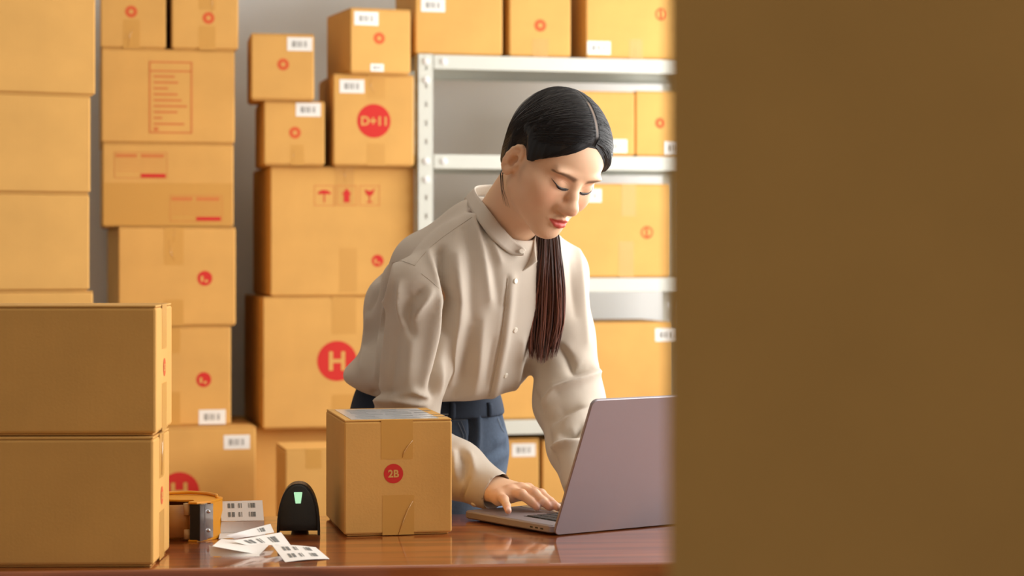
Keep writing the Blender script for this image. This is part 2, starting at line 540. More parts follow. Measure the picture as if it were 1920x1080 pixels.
for i, xc in enumerate((608, 650, 693)):
    x, z = at(xc, 367)
    W2 = .027
    fr = link('printed_frame', flat_rects('printed_frame', [(-W2, -W2, W2, -W2 + .0015), (-W2, W2 - .0015, W2, W2), (-W2, -W2, -W2 + .0015, W2), (W2 - .0015, -W2, W2, W2)]), M_redfaint, e, loc=(x, -0.0005, z))
    bm = bmesh.new()
    if i == 0:      # umbrella
        bm.faces.new([bm.verts.new((.018 * math.cos(t), 0, .004 + .011 * math.sin(t))) for t in [math.pi * k / 12 for k in range(13)]])
        bm.faces.new([bm.verts.new(p) for p in ((-.0015, 0, -.018), (.0015, 0, -.018), (.0015, 0, .004), (-.0015, 0, .004))])
    elif i == 1:    # arrow up
        bm.faces.new([bm.verts.new(p) for p in ((-.013, 0, .003), (.013, 0, .003), (0, 0, .02))])
        bm.faces.new([bm.verts.new(p) for p in ((-.008, 0, -.018), (.008, 0, -.018), (.008, 0, .003), (-.008, 0, .003))])
    else:           # glass
        bm.faces.new([bm.verts.new(p) for p in ((-.0145, 0, .016), (-.009, 0, .004), (0, 0, -.003), (.009, 0, .004), (.0145, 0, .02), (.004, 0, .012))])
        bm.faces.new([bm.verts.new(p) for p in ((-.0015, 0, -.017), (.0015, 0, -.017), (.0015, 0, -.003), (-.0015, 0, -.003))])
        bm.faces.new([bm.verts.new(p) for p in ((-.008, 0, -.019), (.008, 0, -.019), (.008, 0, -.0165), (-.008, 0, -.0165))])
    link('printed_sign', bmesh_front(bm, 'printed_sign'), M_red, fr, loc=(0, -0.0003, 0))
x, z = at(708, 489); put_emblem(e, x, z, 0, 0.016)
# lower ones, in the shade under the H carton
e, at, w, h, _ = carton_px(478, 752, None, 0.36, DC + .06, YC, 0.44, 'large carton in the shade directly under the H carton', GC, ztop=zc[2])
carton_px(478, 752, None, 0.0, DC + .06, YC, 0.44, 'large carton on the floor of the H carton stack', GC, ztop=0.36)
e, at, w, h, zz = carton_px(535, 668, 842, 0.36, 5.25, 13, 0.20, 'small upright carton in front of the shaded carton, behind the barcode scanner', GC)
put_tape(e, 0.05, h - .05, .09, h - .001, 0)
carton_px(500, 690, None, 0.0, 5.16, 13, 0.36, 'carton on the floor carrying the small upright carton', GC, ztop=0.36)
# upper ones
zc1, zc2, zc3 = zC(190), zC(138), zC(311)
e, at, w, h, _ = carton_px(495, 609, None, zc[0], DC - .03, 12, 0.26, 'labelled small carton with red dot squeezed between two cartons beside the D+11 carton', GC, ztop=zc1)
x, z = at(578, 206); put_label(e, x, z, 0); x, z = at(553, 249); put_emblem(e, x, z, 0, 0.0155, style='soft')
x0, _ = at(545, 0); x1, _ = at(570, 0); put_tape(e, x0, .002, x1, .055, 0, [[(x0 + .006, .01), (x0 + .008, .04)]])
e, at, w, h, _ = carton_px(471, 589, 62, zc1, DC - .05, 10, 0.20, 'topmost small carton with a label in its corner beside the bare wall', GC)
x, z = at(562, 83); put_label(e, x, z, 0); x, z = at(531, 121); put_emblem(e, x, z, 0, 0.0155, style='soft')
e, at, w, h, _ = carton_px(625, 776, None, zc[0], DC + .0, 12.5, 0.30, 'carton with a large red disc reading D+11', GC, ztop=zc2)
x, z = at(701, 227); put_emblem(e, x, z, 0, 0.0450, 'D+11')
x, z = at(660, 162); put_label(e, x, z, 0)
x0, _ = at(688, 0); x1, _ = at(722, 0); put_tape(e, x0, h - .065, x1, h - .001, 0, [[(x0 + .012, h - .01), (x0 + .01, h - .03), (x0 + .02, h - .052)]]); put_tape(e, x0, .002, x1, .06, 0)
e, at, w, h, _ = carton_px(657, 770, 14, zc2, DC - .02, 20, 0.24, 'topmost carton turned to show its dark side, standing on the D+11 carton', GC)
x, z = at(687, 35); put_label(e, x, z, 0); x, z = at(711, 72); put_emblem(e, x, z, 0, 0.0155, style='soft')
x, z = at(707, 127); put_label(e, x, .016, 0, s=.55)

# ------------------------------------------------------------------ the slotted metal rack
def slotted_angle(L, w=0.042, t=0.0022):
    """an upright of slotted angle: front flange in x, side flange in y, real slots"""
    bm = bmesh.new()
    sw = 0.006
    def flange(ax):
        def bx(a0, a1, z0, z1):
            if ax == 0: add_box(bm, (a0, 0, z0), (a1, t, z1))
            else: add_box(bm, (0, a0, z0), (t, a1, z1))
        c = w * 0.55
        bx(0, c - sw / 2, 0, L); bx(c + sw / 2, w, 0, L)
        z = 0.0
        while z < L:
            bx(c - sw / 2, c + sw / 2, z, min(z + 0.036, L))
            z += 0.05
    flange(0); flange(1)
    return bm_mesh('upright', bm)
POST = slotted_angle(1.728); POST.materials.append(M_shelf)
def bolt_mesh():
    bm = bmesh.new()
    add_cyl(bm, (0, 0, 0), (0, -0.0035, 0), 0.0095, 0.0085, 14)
    add_cyl(bm, (0, -0.0035, 0), (0, -0.006, 0), 0.0062, 0.0052, 6)
    return bm_mesh('bolt', bm)
BOLT = bolt_mesh(); BOLT.materials.append(M_bolt)
p0 = px(783, 118, 5.72)
RACK_W, RACK_D = 0.845, 0.36
rack = empty('metal_rack', (p0.x, p0.y, 0), RA)
tag(rack, 'pale grey slotted metal rack with bolted shelves', 'shelf')
for (x, y, sx, sy) in ((0, 0, 1, 1), (RACK_W, 0, -1, 1), (0, RACK_D, 1, -1), (RACK_W, RACK_D, -1, -1)):
    o = link('upright', POST, None, rack, loc=(x, y, 0)); o.scale = (sx, sy, 1)
def zR(y): return CAMZ + (HY - y) / FPX * 5.75
LEVELS = [zR(104), zR(290), zR(522), zR(790), 0.36]
def shelf_board():
    bm = bmesh.new()
    t = 0.0022
    add_box(bm, (0.003, 0.003, -t), (RACK_W - 0.003, RACK_D - 0.003, 0))
    for y in (0.0026, RACK_D - 0.0026 - t):
        add_box(bm, (0.003, y, -0.038), (RACK_W - 0.003, y + t, -t))
        add_box(bm, (0.003, y if y < .1 else y - .012, -0.038), (RACK_W - 0.003, (y if y < .1 else y - .012) + .014, -0.036))
    for x in (0.0035, RACK_W - 0.0035 - t):
        add_box(bm, (x, 0.005, -0.038), (x + t, RACK_D - 0.005, -t))
    return bm_mesh('shelf_board', bm)
SB = shelf_board(); SB.materials.append(M_shelf)
# the front lip stands proud of the upright like a beam
LIP = box_mesh('shelf_lip', (0.044, -0.0008, -0.038), (RACK_W - 0.044, 0.0022, 0.0), 0.0008, 1); LIP.materials.append(M_shelf)
for zl in LEVELS:
    s = link('shelf_board', SB, None, rack, loc=(0, 0, zl))
    link('shelf_lip', LIP, None, s)
    for x in (0.024, 0.072, RACK_W - 0.072, RACK_W - 0.024):
        link('bolt', BOLT, None, s, loc=(x, -0.0006, -0.018))
    for x in (0.024, RACK_W - 0.024):
        link('bolt', BOLT, None, s, loc=(x, -0.0001, -0.068))
    # corner gussets under the board, as in the photograph's upper corners

# ---- cartons on the rack
def rack_carton(x0, x1, ytop, level, inset, depth, label, yaw=13.5, ztop=None, m=None, group='cartons on the metal rack'):
    # the front plane of the rack is p0 + U*s ; find D of the near left edge for picture column x0
    q = p0 + V * inset
    s = (x0 - CX) / FPX
    tt = (s * q.y - q.x) / (U.x - s * U.y)
    D = q.y + tt * U.y
    return carton_px(x0, x1, ytop, LEVELS[level] + 0.0006, D, yaw, depth, label, group, m=m)
e, at, w, h, _ = rack_carton(779, 942, -75, 0, .006, .30, 'carton with a label in its upper corner on the rack\'s top shelf', m=None)
x, z = at(812, 10); put_label(e, x, z, 0)
e, at, w, h, _ = rack_carton(955, 1070, -70, 0, .01, .28, 'narrow carton with a faint red dot, in the middle of the rack\'s top shelf')
x, z = at(1013, 48); put_emblem(e, x, z, 0, 0.0165, style='soft'); x0, _ = at(998, 0); x1, _ = at(1028, 0); put_tape(e, x0, .002, x1, .05, 0, [[(x0 + .02, .006), (x0 + .016, .02)]])
e, at, w, h, _ = rack_carton(1099, 1292, -78, 0, .012, .30, 'wide carton with ringed red mark and low label on the rack\'s top shelf', yaw=14)
x, z = at(1123, 90); put_label(e, x, z, 0); x, z = at(1240, 27); put_emblem(e, x, z, 0, 0.0175, style='ring')
x0, _ = at(1180, 0); x1, _ = at(1205, 0); put_tape(e, x0, .002, x1, .055, 0, [[(x0 + .016, .006), (x0 + .016, .03)]])
e, at, w, h, _ = rack_carton(1075, 1190, 170, 1, .01, .28, 'carton with a low white label and no red mark on the rack\'s second shelf')
x, z = at(1154, 274); put_label(e, x, z, 0)
e, at, w, h, _ = rack_carton(1192, 1300, 170, 1, .014, .28, 'carton with a red dot and a cut-off label on the rack\'s second shelf')
x, z = at(1238, 231); put_emblem(e, x, z, 0, 0.0145, style='soft'); x, z = at(1268, 278); put_label(e, x, z, 0)
e, at, w, h, _ = rack_carton(1035, 1258, 343, 2, .012, .30, 'wide carton with ringed red mark and two tape strips on the rack\'s third shelf')
x, z = at(1213, 436); put_emblem(e, x, z, 0, 0.0175, style='ring'); x, z = at(1106, 367); put_label(e, x, z, 0)
x0, _ = at(1160, 0); x1, _ = at(1188, 0); put_tape(e, x0, .002, x1, .10, 0); put_tape(e, x0 + .008, h - .09, x1 + .006, h - .001, 0)
e, at, w, h, _ = rack_carton(925, 1262, 606, 3, .012, .30, 'wide plain carton with a label in its upper corner, on the rack\'s fourth shelf')
x, z = at(1250, 628); put_label(e, x, z, 0)
e, at, w, h, _ = rack_carton(880, 1011, 824, 4, .02, .28, 'carton with a white label standing on the rack\'s lowest shelf')
x, z = at(982, 844); put_label(e, x, z, 0, s=1.0)
e, at, w, h, _ = rack_carton(1017, 1150, 826, 4, .02, .28, 'unlabelled carton standing on the rack\'s lowest shelf')

# ------------------------------------------------------------------ tall carton close to the camera
g = carton(0.62, 0.45, 1.62, (0.0800, 1.10, 0.0), math.radians(-7), 'tall plain brown carton standing close by in the foreground', 'box', bevel=0.004)

# ------------------------------------------------------------------ the two cartons at the table's left end
FY = math.radians(1.5)
def front_carton(xr, ytop, ybot, zbot, label, D, dep=0.165, w=0.26):
    """right front corner at column xr"""
    zt_ = CAMZ + (HY - ytop) / FPX * D
    X1 = (xr - CX) / FPX * D
    loc = (X1 - w * math.cos(FY), D - w * math.sin(FY), zbot)
    return carton(w, dep, zt_ - zbot - .0006, loc, FY, label, 'box', 'pair of cartons on the table'), zt_
D0 = (CAMZ - TABZ) * FPX / (1064 - HY)
DF = D0
def side_marks(e, w, d, h, tz):
    """tape and the round print on the right-hand end; that face is local x = w, looking +x"""
    f = empty('tmp'); bpy.data.objects.remove(f)
    def end_sheet(name, y0, z0, y1, z1, m, t=.0003):
        return link(name, box_mesh(name, (w, y0, z0), (w + t, y1, z1)), m, e)
    end_sheet('packing_tape', d * .5 - .024, h - .065, d * .5 + .024, h - .001, M_tape)
    end_sheet('packing_tape', d * .5 - .024, .001, d * .5 + .024, .07, M_tape)
    em = link('printed_emblem', disc_mesh(.0130), M_redsoft, e, loc=(w + .0005, d * .5, h * .5), rot=(0, 0, math.pi / 2))
    link('printed_letters', text_mesh('2B', .0130 * 1.05, .03), M_card, em, loc=(0, -.0004, 0))
    if tz:
        v, fc = tube_data([(w + .0006, d * .5 + .004, h - .004), (w + .0006, d * .5 - .002, h - .03), (w + .0006, d * .5 - .004, h - .062)], [.0008, .0016, .0005], 5)
        link('tape_wrinkle', mesh_from('tape_wrinkle', v, fc, True), M_tapeshine, e)
e1, ztl = front_carton(288, 819, 1064, TABZ + .0004, 'lower carton of the pair on the table, beside the tape dispenser', D0)
side_marks(e1, .26, .165, ztl - TABZ, True)
e2, ztu = front_carton(293, 572, 816, ztl + .0006, 'upper carton of the pair stacked on the table', D0 + .012, .165, .262)
side_marks(e2, .262, .165, ztu - ztl, False)

# ------------------------------------------------------------------ the 2B parcel
def parcel():
    c = onz(645, 1007, TABZ)
    a = math.radians(11.5)
    w, d, h = .170, .245, .181
    e = carton(w, d, h, (c.x, c.y, TABZ + .0004), a, 'small square parcel printed 2B with a glossy address sheet on top', 'parcel', bevel=.003, gap=.001)
    put_tape(e, .058, h - .062, .108, h - .0005, 0, [[(.108, h - .033), (.100, h - .042), (.094, h - .051), (.0915, h - .060)]])
    put_tape(e, .060, .001, .110, .063, 0, [[(.108, .053), (.100, .040), (.093, .023), (.085, .001)]])
    put_emblem(e, .0775, .0965, 0, .0152, '2B')
    # address sheet lying over the flaps
    s = link('address_sheet', box_mesh('address_sheet', (.012, .006, h), (.150, d - .02, h + .0005)), mat('glossy_sheet', lin(198, 206, 212), .16, spec=.6), e)
    rects = []
    rr = random.Random(9)
    bm = bmesh.new()
    for k in range(9):
        y0 = .016 + k * .022
        for j in range(2 + k % 2):
            x0 = .025 + j * .05 + rr.random() * .012
            add_box(bm, (x0, y0, h + .0005), (x0 + .02 + rr.random() * .03, y0 + .004, h + .0007))
    link('printed_lines', bm_mesh('printed_lines', bm), M_ink, s)
    return e
parcel()
# ------------------------------------------------------------------ laptop
M_alu = mat('space_grey_aluminium', lin(160, 154, 160), 0.5, metal=0.85, spec=0.5)
M_black = mat('black_plastic', lin(26, 27, 28), 0.45)
M_blackgloss = mat('black_glass', lin(12, 12, 14), 0.08)
M_key = mat('black_keycap', lin(30, 29, 31), 0.5)
def rounded_slab(bm, w, d, z0, z1, r, n=6, bev=0.0015):
    pts = []
    for cx_, cy_, a0 in ((w - r, d - r, 0), (r, d - r, 90), (r, r, 180), (w - r, r, 270)):
        for k in range(n + 1):
            a = math.radians(a0 + 90 * k / n)
            pts.append((cx_ + r * math.cos(a), cy_ + r * math.sin(a)))
    def ring(z, ins):
        c = (w / 2, d / 2)
        out = []
        for x, y in pts:
            out.append(bm.verts.new((x + (ins if x < c[0] else -ins), y + (ins if y < c[1] else -ins), z)))
        return out
    R_ = [ring(z0, bev), ring(z0 + bev, 0), ring(z1 - bev, 0), ring(z1, bev)]
    N_ = len(pts)
    for a, b in zip(R_[:-1], R_[1:]):
        for i in range(N_):
            bm.faces.new((a[i], a[(i + 1) % N_], b[(i + 1) % N_], b[i]))
    bm.faces.new(R_[0][::-1]); bm.faces.new(R_[-1])
LH0 = onz(1040, 1006, TABZ)                    # hinge end of the laptop's near side
LF0 = onz(869, 975, TABZ)                      # front corner of the same side
LDIR = (LF0 - LH0).normalized()
LAPRZ = math.atan2(-LDIR.x, LDIR.y)            # local +y runs from hinge to front edge, +x along the hinge
LW_, LD_ = 0.345, (LF0 - LH0).length
LTOP = 0.0155
def laptop():
    e = empty('laptop', (LH0.x, LH0.y, TABZ + .0003), LAPRZ)
    tag(e, 'open grey aluminium laptop on the wooden table', 'laptop')
    bm = bmesh.new(); rounded_slab(bm, LW_, LD_ - .008, .003, LTOP, .010, bev=.002)
    for vv in bm.verts: vv.co.y += .008
    b = link('base', bm_mesh('base', bm), M_alu, e)
    for x in (.02, LW_ - .03):
        for y in (.02, LD_ - .03):
            link('rubber_foot', box_mesh('rubber_foot', (x, y, 0), (x + .012, y + .012, .0032), .001), M_black, b)
    # deck plate, keyboard, trackpad
    link('palm_rest', box_mesh('palm_rest', (.004, .012, LTOP), (LW_ - .004, LD_ - .004, LTOP + .0003)), M_alu, b)
    kb = link('keyboard', box_mesh('keyboard', (.035, .022, LTOP + .0003), (LW_ - .035, .132, LTOP + .0006)), M_black, e)
    rows = 6
    kw = (LW_ - .078) / 14
    KEY = box_mesh('key', (0, 0, 0), (kw - .0025, .0150, .0012), .0004, 1); KEY.materials.append(M_key)
    KEYL = box_mesh('key', (0, 0, 0), (kw * 5 - .0025, .0150, .0012), .0004, 1); KEYL.materials.append(M_key)
    for r in range(rows):
        for c in range(14):
            y = .024 + r * .0178
            if r == 5 and 4 <= c <= 8:
                if c == 4: link('key', KEYL, None, kb, loc=(.039 + 4 * kw, y, LTOP + .0006))
                continue
            link('key', KEY, None, kb, loc=(.039 + c * kw, y, LTOP + .0006))
    link('trackpad', box_mesh('trackpad', (LW_ / 2 - .065, .142, LTOP + .0003), (LW_ / 2 + .065, LD_ - .012, LTOP + .0006), .0002, 1), mat('trackpad_glass', lin(156, 146, 143), .25, metal=.6), e)
    for y in (.030, .044, .058):
        link('port', box_mesh('port', (-.0002, y, .0068), (.002, y + .0085, .0100), .0008, 2), M_black, b)
    # lid, leaning back towards the camera by 25 degrees
    l = empty('lid_pivot')
    bm = bmesh.new(); rounded_slab(bm, LW_, .238, -.0028, .0028, .010, bev=.0009)
    tilt = math.radians(25)
    bpy.data.objects.remove(l)
    lid = link('lid', bm_mesh('lid', bm), M_alu, e, loc=(0, .0045, .0022), rot=(math.radians(90) + tilt, 0, 0))
    link('screen', box_mesh('screen', (.006, .012, -.0034), (LW_ - .006, .232, -.0028)), M_blackgloss, lid)
    bm = bmesh.new(); add_cyl(bm, (.03, .0105, .0125), (LW_ - .03, .0105, .0125), .0035, n=14)
    link('hinge', bm_mesh('hinge', bm, True), M_black, e)
    return e
laptop()

# ------------------------------------------------------------------ barcode scanner
def scanner():
    c = onz(559, 1004, TABZ)
    e = empty('barcode_scanner', (c.x, c.y, TABZ), math.radians(4))
    tag(e, 'black arch-shaped barcode scanner with a green light', 'scanner')
    M_s = mat('scanner_black', lin(34, 37, 36), .5, spec=.4, bump=(700, .15))
    M_s2 = mat('scanner_rim', lin(22, 24, 24), .42)
    def arch(w, h, n=26, p=2.5):
        out = []
        for k in range(n + 1):
            t = math.pi * k / n
            out.append((w * math.copysign(abs(math.cos(t)) ** (2 / 2.35), math.cos(t)), h * abs(math.sin(t)) ** (2 / 2.35)))
        return out
    def loft(name, rings, m):
        bm = bmesh.new(); prev = None; first = None
        for (w, h, y, zb) in rings:
            pts = [(x, z) for x, z in arch(w, h)]
            vs_ = [bm.verts.new((x, y, zb + z)) for x, z in pts]
            if prev:
                for i in range(len(vs_) - 1):
                    bm.faces.new((prev[i], prev[i + 1], vs_[i + 1], vs_[i]))
                bm.faces.new((prev[-1], prev[0], vs_[0], vs_[-1]))
            else: first = vs_
            prev = vs_
        bm.faces.new(first); bm.faces.new(prev[::-1])
        return link(name, bm_mesh(name, bm, True), m, e)
    loft('shell', [(.0270, .0690, .0005, .0075), (.0292, .0715, .0022, .0070), (.0300, .0725, .006, .0065), (.0300, .0725, .05, .0065), (.027, .064, .075, .008), (.02, .05, .088, .012)], M_s)
    # outer rim that reaches down to the table as two feet
    bm = bmesh.new()
    o = arch(.0335, .0805); i_ = arch(.0300, .0742)
    o = [(.0335, 0)] + o + [(-.0335, 0)]; i_ = [(.0298, 0)] + i_ + [(-.0298, 0)]
    for y0, y1 in ((.004, .045),):
        A = [bm.verts.new((x, y0, z)) for x, z in o]; B = [bm.verts.new((x, y0, z)) for x, z in i_]
        C = [bm.verts.new((x, y1, z)) for x, z in o]; D = [bm.verts.new((x, y1, z)) for x, z in i_]
        for k in range(len(o) - 1):
            bm.faces.new((A[k], A[k + 1], B[k + 1], B[k])); bm.faces.new((C[k], C[k + 1], D[k + 1], D[k]))
            bm.faces.new((A[k], A[k + 1], C[k + 1], C[k])); bm.faces.new((B[k], B[k + 1], D[k + 1], D[k]))
        for k in (0, -1):
            bm.faces.new((A[k], B[k], D[k], C[k]))
    link('rim', bm_mesh('rim', bm, False), M_s2, e)
    # lamp: a window tapering downwards
    bm = bmesh.new()
    pts = [(-.0066, .0668), (-.0058, .0676), (.0058, .0676), (.0066, .0668), (.0040, .0500), (-.0040, .0500)]
    add_prism(bm, pts, -.0008, .0012)
    link('green_lamp', bm_mesh('green_lamp', bm), mat('green_lamp', lin(140, 225, 160), .3, emit=lin(190, 240, 200), emit_s=.7), e)['label'] = 'glowing green indicator'
    bm = bmesh.new()
    for k in range(5):
        x = -.013 + k * .0065
        add_box(bm, (x, .0016, .0722 - abs(k - 2) * .0012), (x + .0030, .003, .0755 - abs(k - 2) * .0014))
    link('vent_slots', bm_mesh('vent_slots', bm), M_s2, e)
    bm = bmesh.new(); add_cyl(bm, (0, .06, .045), (0, .10, .008), .017, .014, 18)
    link('handle', bm_mesh('handle', bm, True), M_s, e)
    return e
scanner()

# ------------------------------------------------------------------ tape dispenser
def dispenser():
    M_y = mat('amber_plastic', lin(236, 160, 36), .35, spec=.5, sss=.1)
    M_roller = mat('cream_roller', lin(214, 178, 126), .5)
    M_roll = mat('tape_roll', lin(186, 128, 62), .3, spec=.5, stripes=('Z', 260, .02))
    M_steel = mat('steel_blade', lin(205, 205, 208), .22, metal=.95)
    c = onz(318, 1016, TABZ)                    # near the front of the roll
    cx_, cy_ = c.x, c.y + .055
    e = empty('tape_dispenser', (cx_, cy_, TABZ), math.radians(-8))
    tag(e, 'amber plastic tape dispenser lying on its side beside the cartons', 'tape dispenser')
    H = .056
    # roll, standing on the lower side plate
    bm = bmesh.new()
    n = 48
    def ringv(r, z): return [bm.verts.new((r * math.cos(2 * math.pi * i / n), r * math.sin(2 * math.pi * i / n), z)) for i in range(n)]
    a, b, c1, d = ringv(.052, .006), ringv(.052, .054), ringv(.038, .054), ringv(.038, .006)
    for i in range(n):
        j = (i + 1) % n
        for p, q in ((a, b), (b, c1), (c1, d), (d, a)):
            bm.faces.new((p[i], p[j], q[j], q[i]))
    link('tape_roll', bm_mesh('tape_roll', bm, True), M_roll, e)
    # curved amber top plate: a crescent over the roll running out into the cutter arm
    def plate(name, z0, z1):
        out = []
        for k in range(25):
            t = math.radians(150 - k * 10)
            out.append((.055 * math.cos(t), .055 * math.sin(t) * .96))
        pts = [(-.05, .018), (-.03, .046), (0, .056), (.03, .052), (.052, .042), (.068, .028), (.073, .008), (.066, -.026), (.050, -.052), (.036, -.052), (.034, -.040), (.040, -.028), (.034, -.018), (.012, -.022), (-.02, -.02), (-.05, -.012)]
        bm = bmesh.new()
        A = [bm.verts.new((x, y, z0)) for x, y in pts]; B = [bm.verts.new((x, y, z1)) for x, y in pts]
        for i in range(len(pts)):
            j = (i + 1) % len(pts)
            bm.faces.new((A[i], A[j], B[j], B[i]))
        bm.faces.new(A[::-1]); bm.faces.new(B)
        bmesh.ops.bevel(bm, geom=[ed for ed in bm.edges if abs(ed.verts[0].co.z - ed.verts[1].co.z) < 1e-6], offset=.0008, segments=2, affect='EDGES')
        return link(name, bm_mesh(name, bm), M_y, e)
    plate('side_plate', .0575, .0605); plate('side_plate', .0, .003)
    # raised rim on the upper plate
    v, f = tube_data([(-.045, .02, .0625), (-.02, .044, .0635), (.01, .05, .064), (.04, .043, .0635), (.058, .028, .0625), (.064, .008, .062)], .0028, 8)
    link('rim', mesh_from('rim', v, f, True), M_y, e)
    # outer amber wall at the arm end
    link('arm_wall', box_mesh('arm_wall', (-.0025, -.018, .002), (.0025, .018, .058), .001), M_y, e, loc=(.0665, -.008, 0), rot=(0, 0, math.radians(-14)))
    link('arm_rib', box_mesh('arm_rib', (-.0015, -.014, .004), (.0015, .012, .056), .0008), M_y, e, loc=(.0600, -.020, 0), rot=(0, 0, math.radians(-14)))
    # rollers, black pad, steel blade with teeth
    for z0, z1 in ((.003, .018), (.040, .0575)):
        bm = bmesh.new(); add_cyl(bm, (.0315, -.040, z0), (.0315, -.040, z1), .0062, n=18)
        link('roller', bm_mesh('roller', bm, True), M_roller, e)
    bm = bmesh.new(); add_cyl(bm, (.0350, -.036, .003), (.0350, -.036, .0575), .0042, n=14)
    link('spindle', bm_mesh('spindle', bm, True), mat('clear_amber', lin(180, 120, 60), .3), e)
    link('black_pad', box_mesh('black_pad', (.038, -.050, .0015), (.0555, -.030, .0575), .0012), M_black, e)
    bm = bmesh.new()
    n = 26
    for k in range(n):
        z0 = .002 + .0555 * k / n; z1 = .002 + .0555 * (k + 1) / n; zm = (z0 + z1) / 2
        q = [(.0562, -.0535, z0), (.0562, -.0535, z1), (.0615, -.036, z1), (.0615, -.036, z0)]
        bm.faces.new([bm.verts.new(p) for p in q])
        bm.faces.new([bm.verts.new(p) for p in ((.0562, -.0535, z0), (.0552, -.0565, zm), (.0562, -.0535, z1))])
    add_box(bm, (.0555, -.052, .0575), (.0615, -.034, .0582))
    link('blade', bm_mesh('blade', bm), M_steel, e)
    link('blade_plate', box_mesh('blade_plate', (-.0008, -.011, .004), (.0008, .011, .056)), M_steel, e, loc=(.0628, -.032, 0), rot=(0, 0, math.radians(-16)))
    for z in (.016, .045):
        bm = bmesh.new(); bmesh.ops.create_uvsphere(bm, u_segments=12, v_segments=8, radius=.0032)
        link('rivet', bm_mesh('rivet', bm, True), M_steel, e, loc=(.0635, -.035, z))
dispenser()

# ------------------------------------------------------------------ fan-folded strip of barcode labels
def label_strip():
    M_p = mat('label_strip_paper', lin(240, 238, 234), .5, spec=.3)
    base = onz(470, 1035, TABZ)
    e = empty('label_strip', (base.x, base.y, TABZ))
    tag(e, 'fan-folded white strip of barcode labels in front of the scanner', 'labels')
    ob = Vector((base.x, base.y, TABZ))
    def panel(corners, codes=0, bow=0.0, n=6):
        """corners: near-left, near-right, far-right, far-left world points of one sheet"""
        A, B, C, D = [Vector(c) - ob for c in corners]
        nrm = (B - A).cross(D - A).normalized()
        if nrm.z < 0: nrm = -nrm
        vs_, fs = [], []
        for i in range(n + 1):
            for j in range(n + 1):
                s, t = i / n, j / n
                p = (A * (1 - s) + B * s) * (1 - t) + (D * (1 - s) + C * s) * t + nrm * bow * math.sin(math.pi * s)
                vs_.append(p)
        for i in range(n):
            for j in range(n):
                a = i * (n + 1) + j
                fs.append((a, a + n + 1, a + n + 2, a + 1))
        k = len(vs_)
        vs_ += [p - nrm * .00035 for p in vs_[:k]]
        fs += [tuple(q + k for q in f[::-1]) for f in fs[:]]
        o = link('label_sheet', mesh_from('label_sheet', vs_, fs, True), M_p, e)
        rows = {0: [], 1: [.52], 2: [.32, .76]}[codes]
        for t in rows:
            bars = barcode_rects(1.0, 1.0, seed=3, n=38)
            bv, bf = [], []
            for x0, z0, x1, z1 in bars:
                for (xx, zz) in ((x0, z0), (x1, z0), (x1, z1), (x0, z1)):
                    s = .5 + xx * .66
                    tt = t + zz * (.24 if codes == 2 else .5)
                    p = (A * (1 - s) + B * s) * (1 - tt) + (D * (1 - s) + C * s) * tt + nrm * (bow * math.sin(math.pi * s) + .0004)
                    bv.append(p)
                q = len(bv); bf.append((q - 4, q - 3, q - 2, q - 1))
            link('barcode', mesh_from('barcode', bv, bf), M_ink, o)
    T = TABZ
    P = lambda x, y, z: onz(x, y, T + z)
    # standing back sheet leaning away
    panel([P(415, 977, .026), P(495, 976, .026), px(492, 938, P(492, 976, .026).y + .012), px(413, 940, P(413, 977, .026).y + .012)], 2)
    panel([P(412, 1001, .006), P(496, 998, .006), P(495, 977, .025), P(415, 978, .025)], 0)
    panel([P(410, 1010, .001), P(498, 1004, .001), P(497, 997, .007), P(412, 1000, .007)], 0)
    panel([P(440, 1010, .012), P(514, 998, .014), P(507, 982, .024), P(425, 1004, .020)], 1)
    panel([P(462, 1022, .012), P(545, 1022, .007), P(527, 998, .021), P(434, 1014, .019)], 1)
    panel([P(398, 1024, .018), P(486, 1040, .001), P(505, 1021, .011), P(415, 1010, .018)], 0)
    panel([P(394, 1043, .0008), P(487, 1043, .0008), P(486, 1039, .002), P(392, 1023, .016)], 0)
    panel([P(505, 1025, .011), P(517, 1021, .013), P(548, 1022, .008), P(540, 1026, .006)], 0)
    panel([P(535, 1054, .0006), P(618, 1048, .0006), P(592, 1026, .006), P(510, 1022, .013)], 2, bow=.0015)
label_strip()
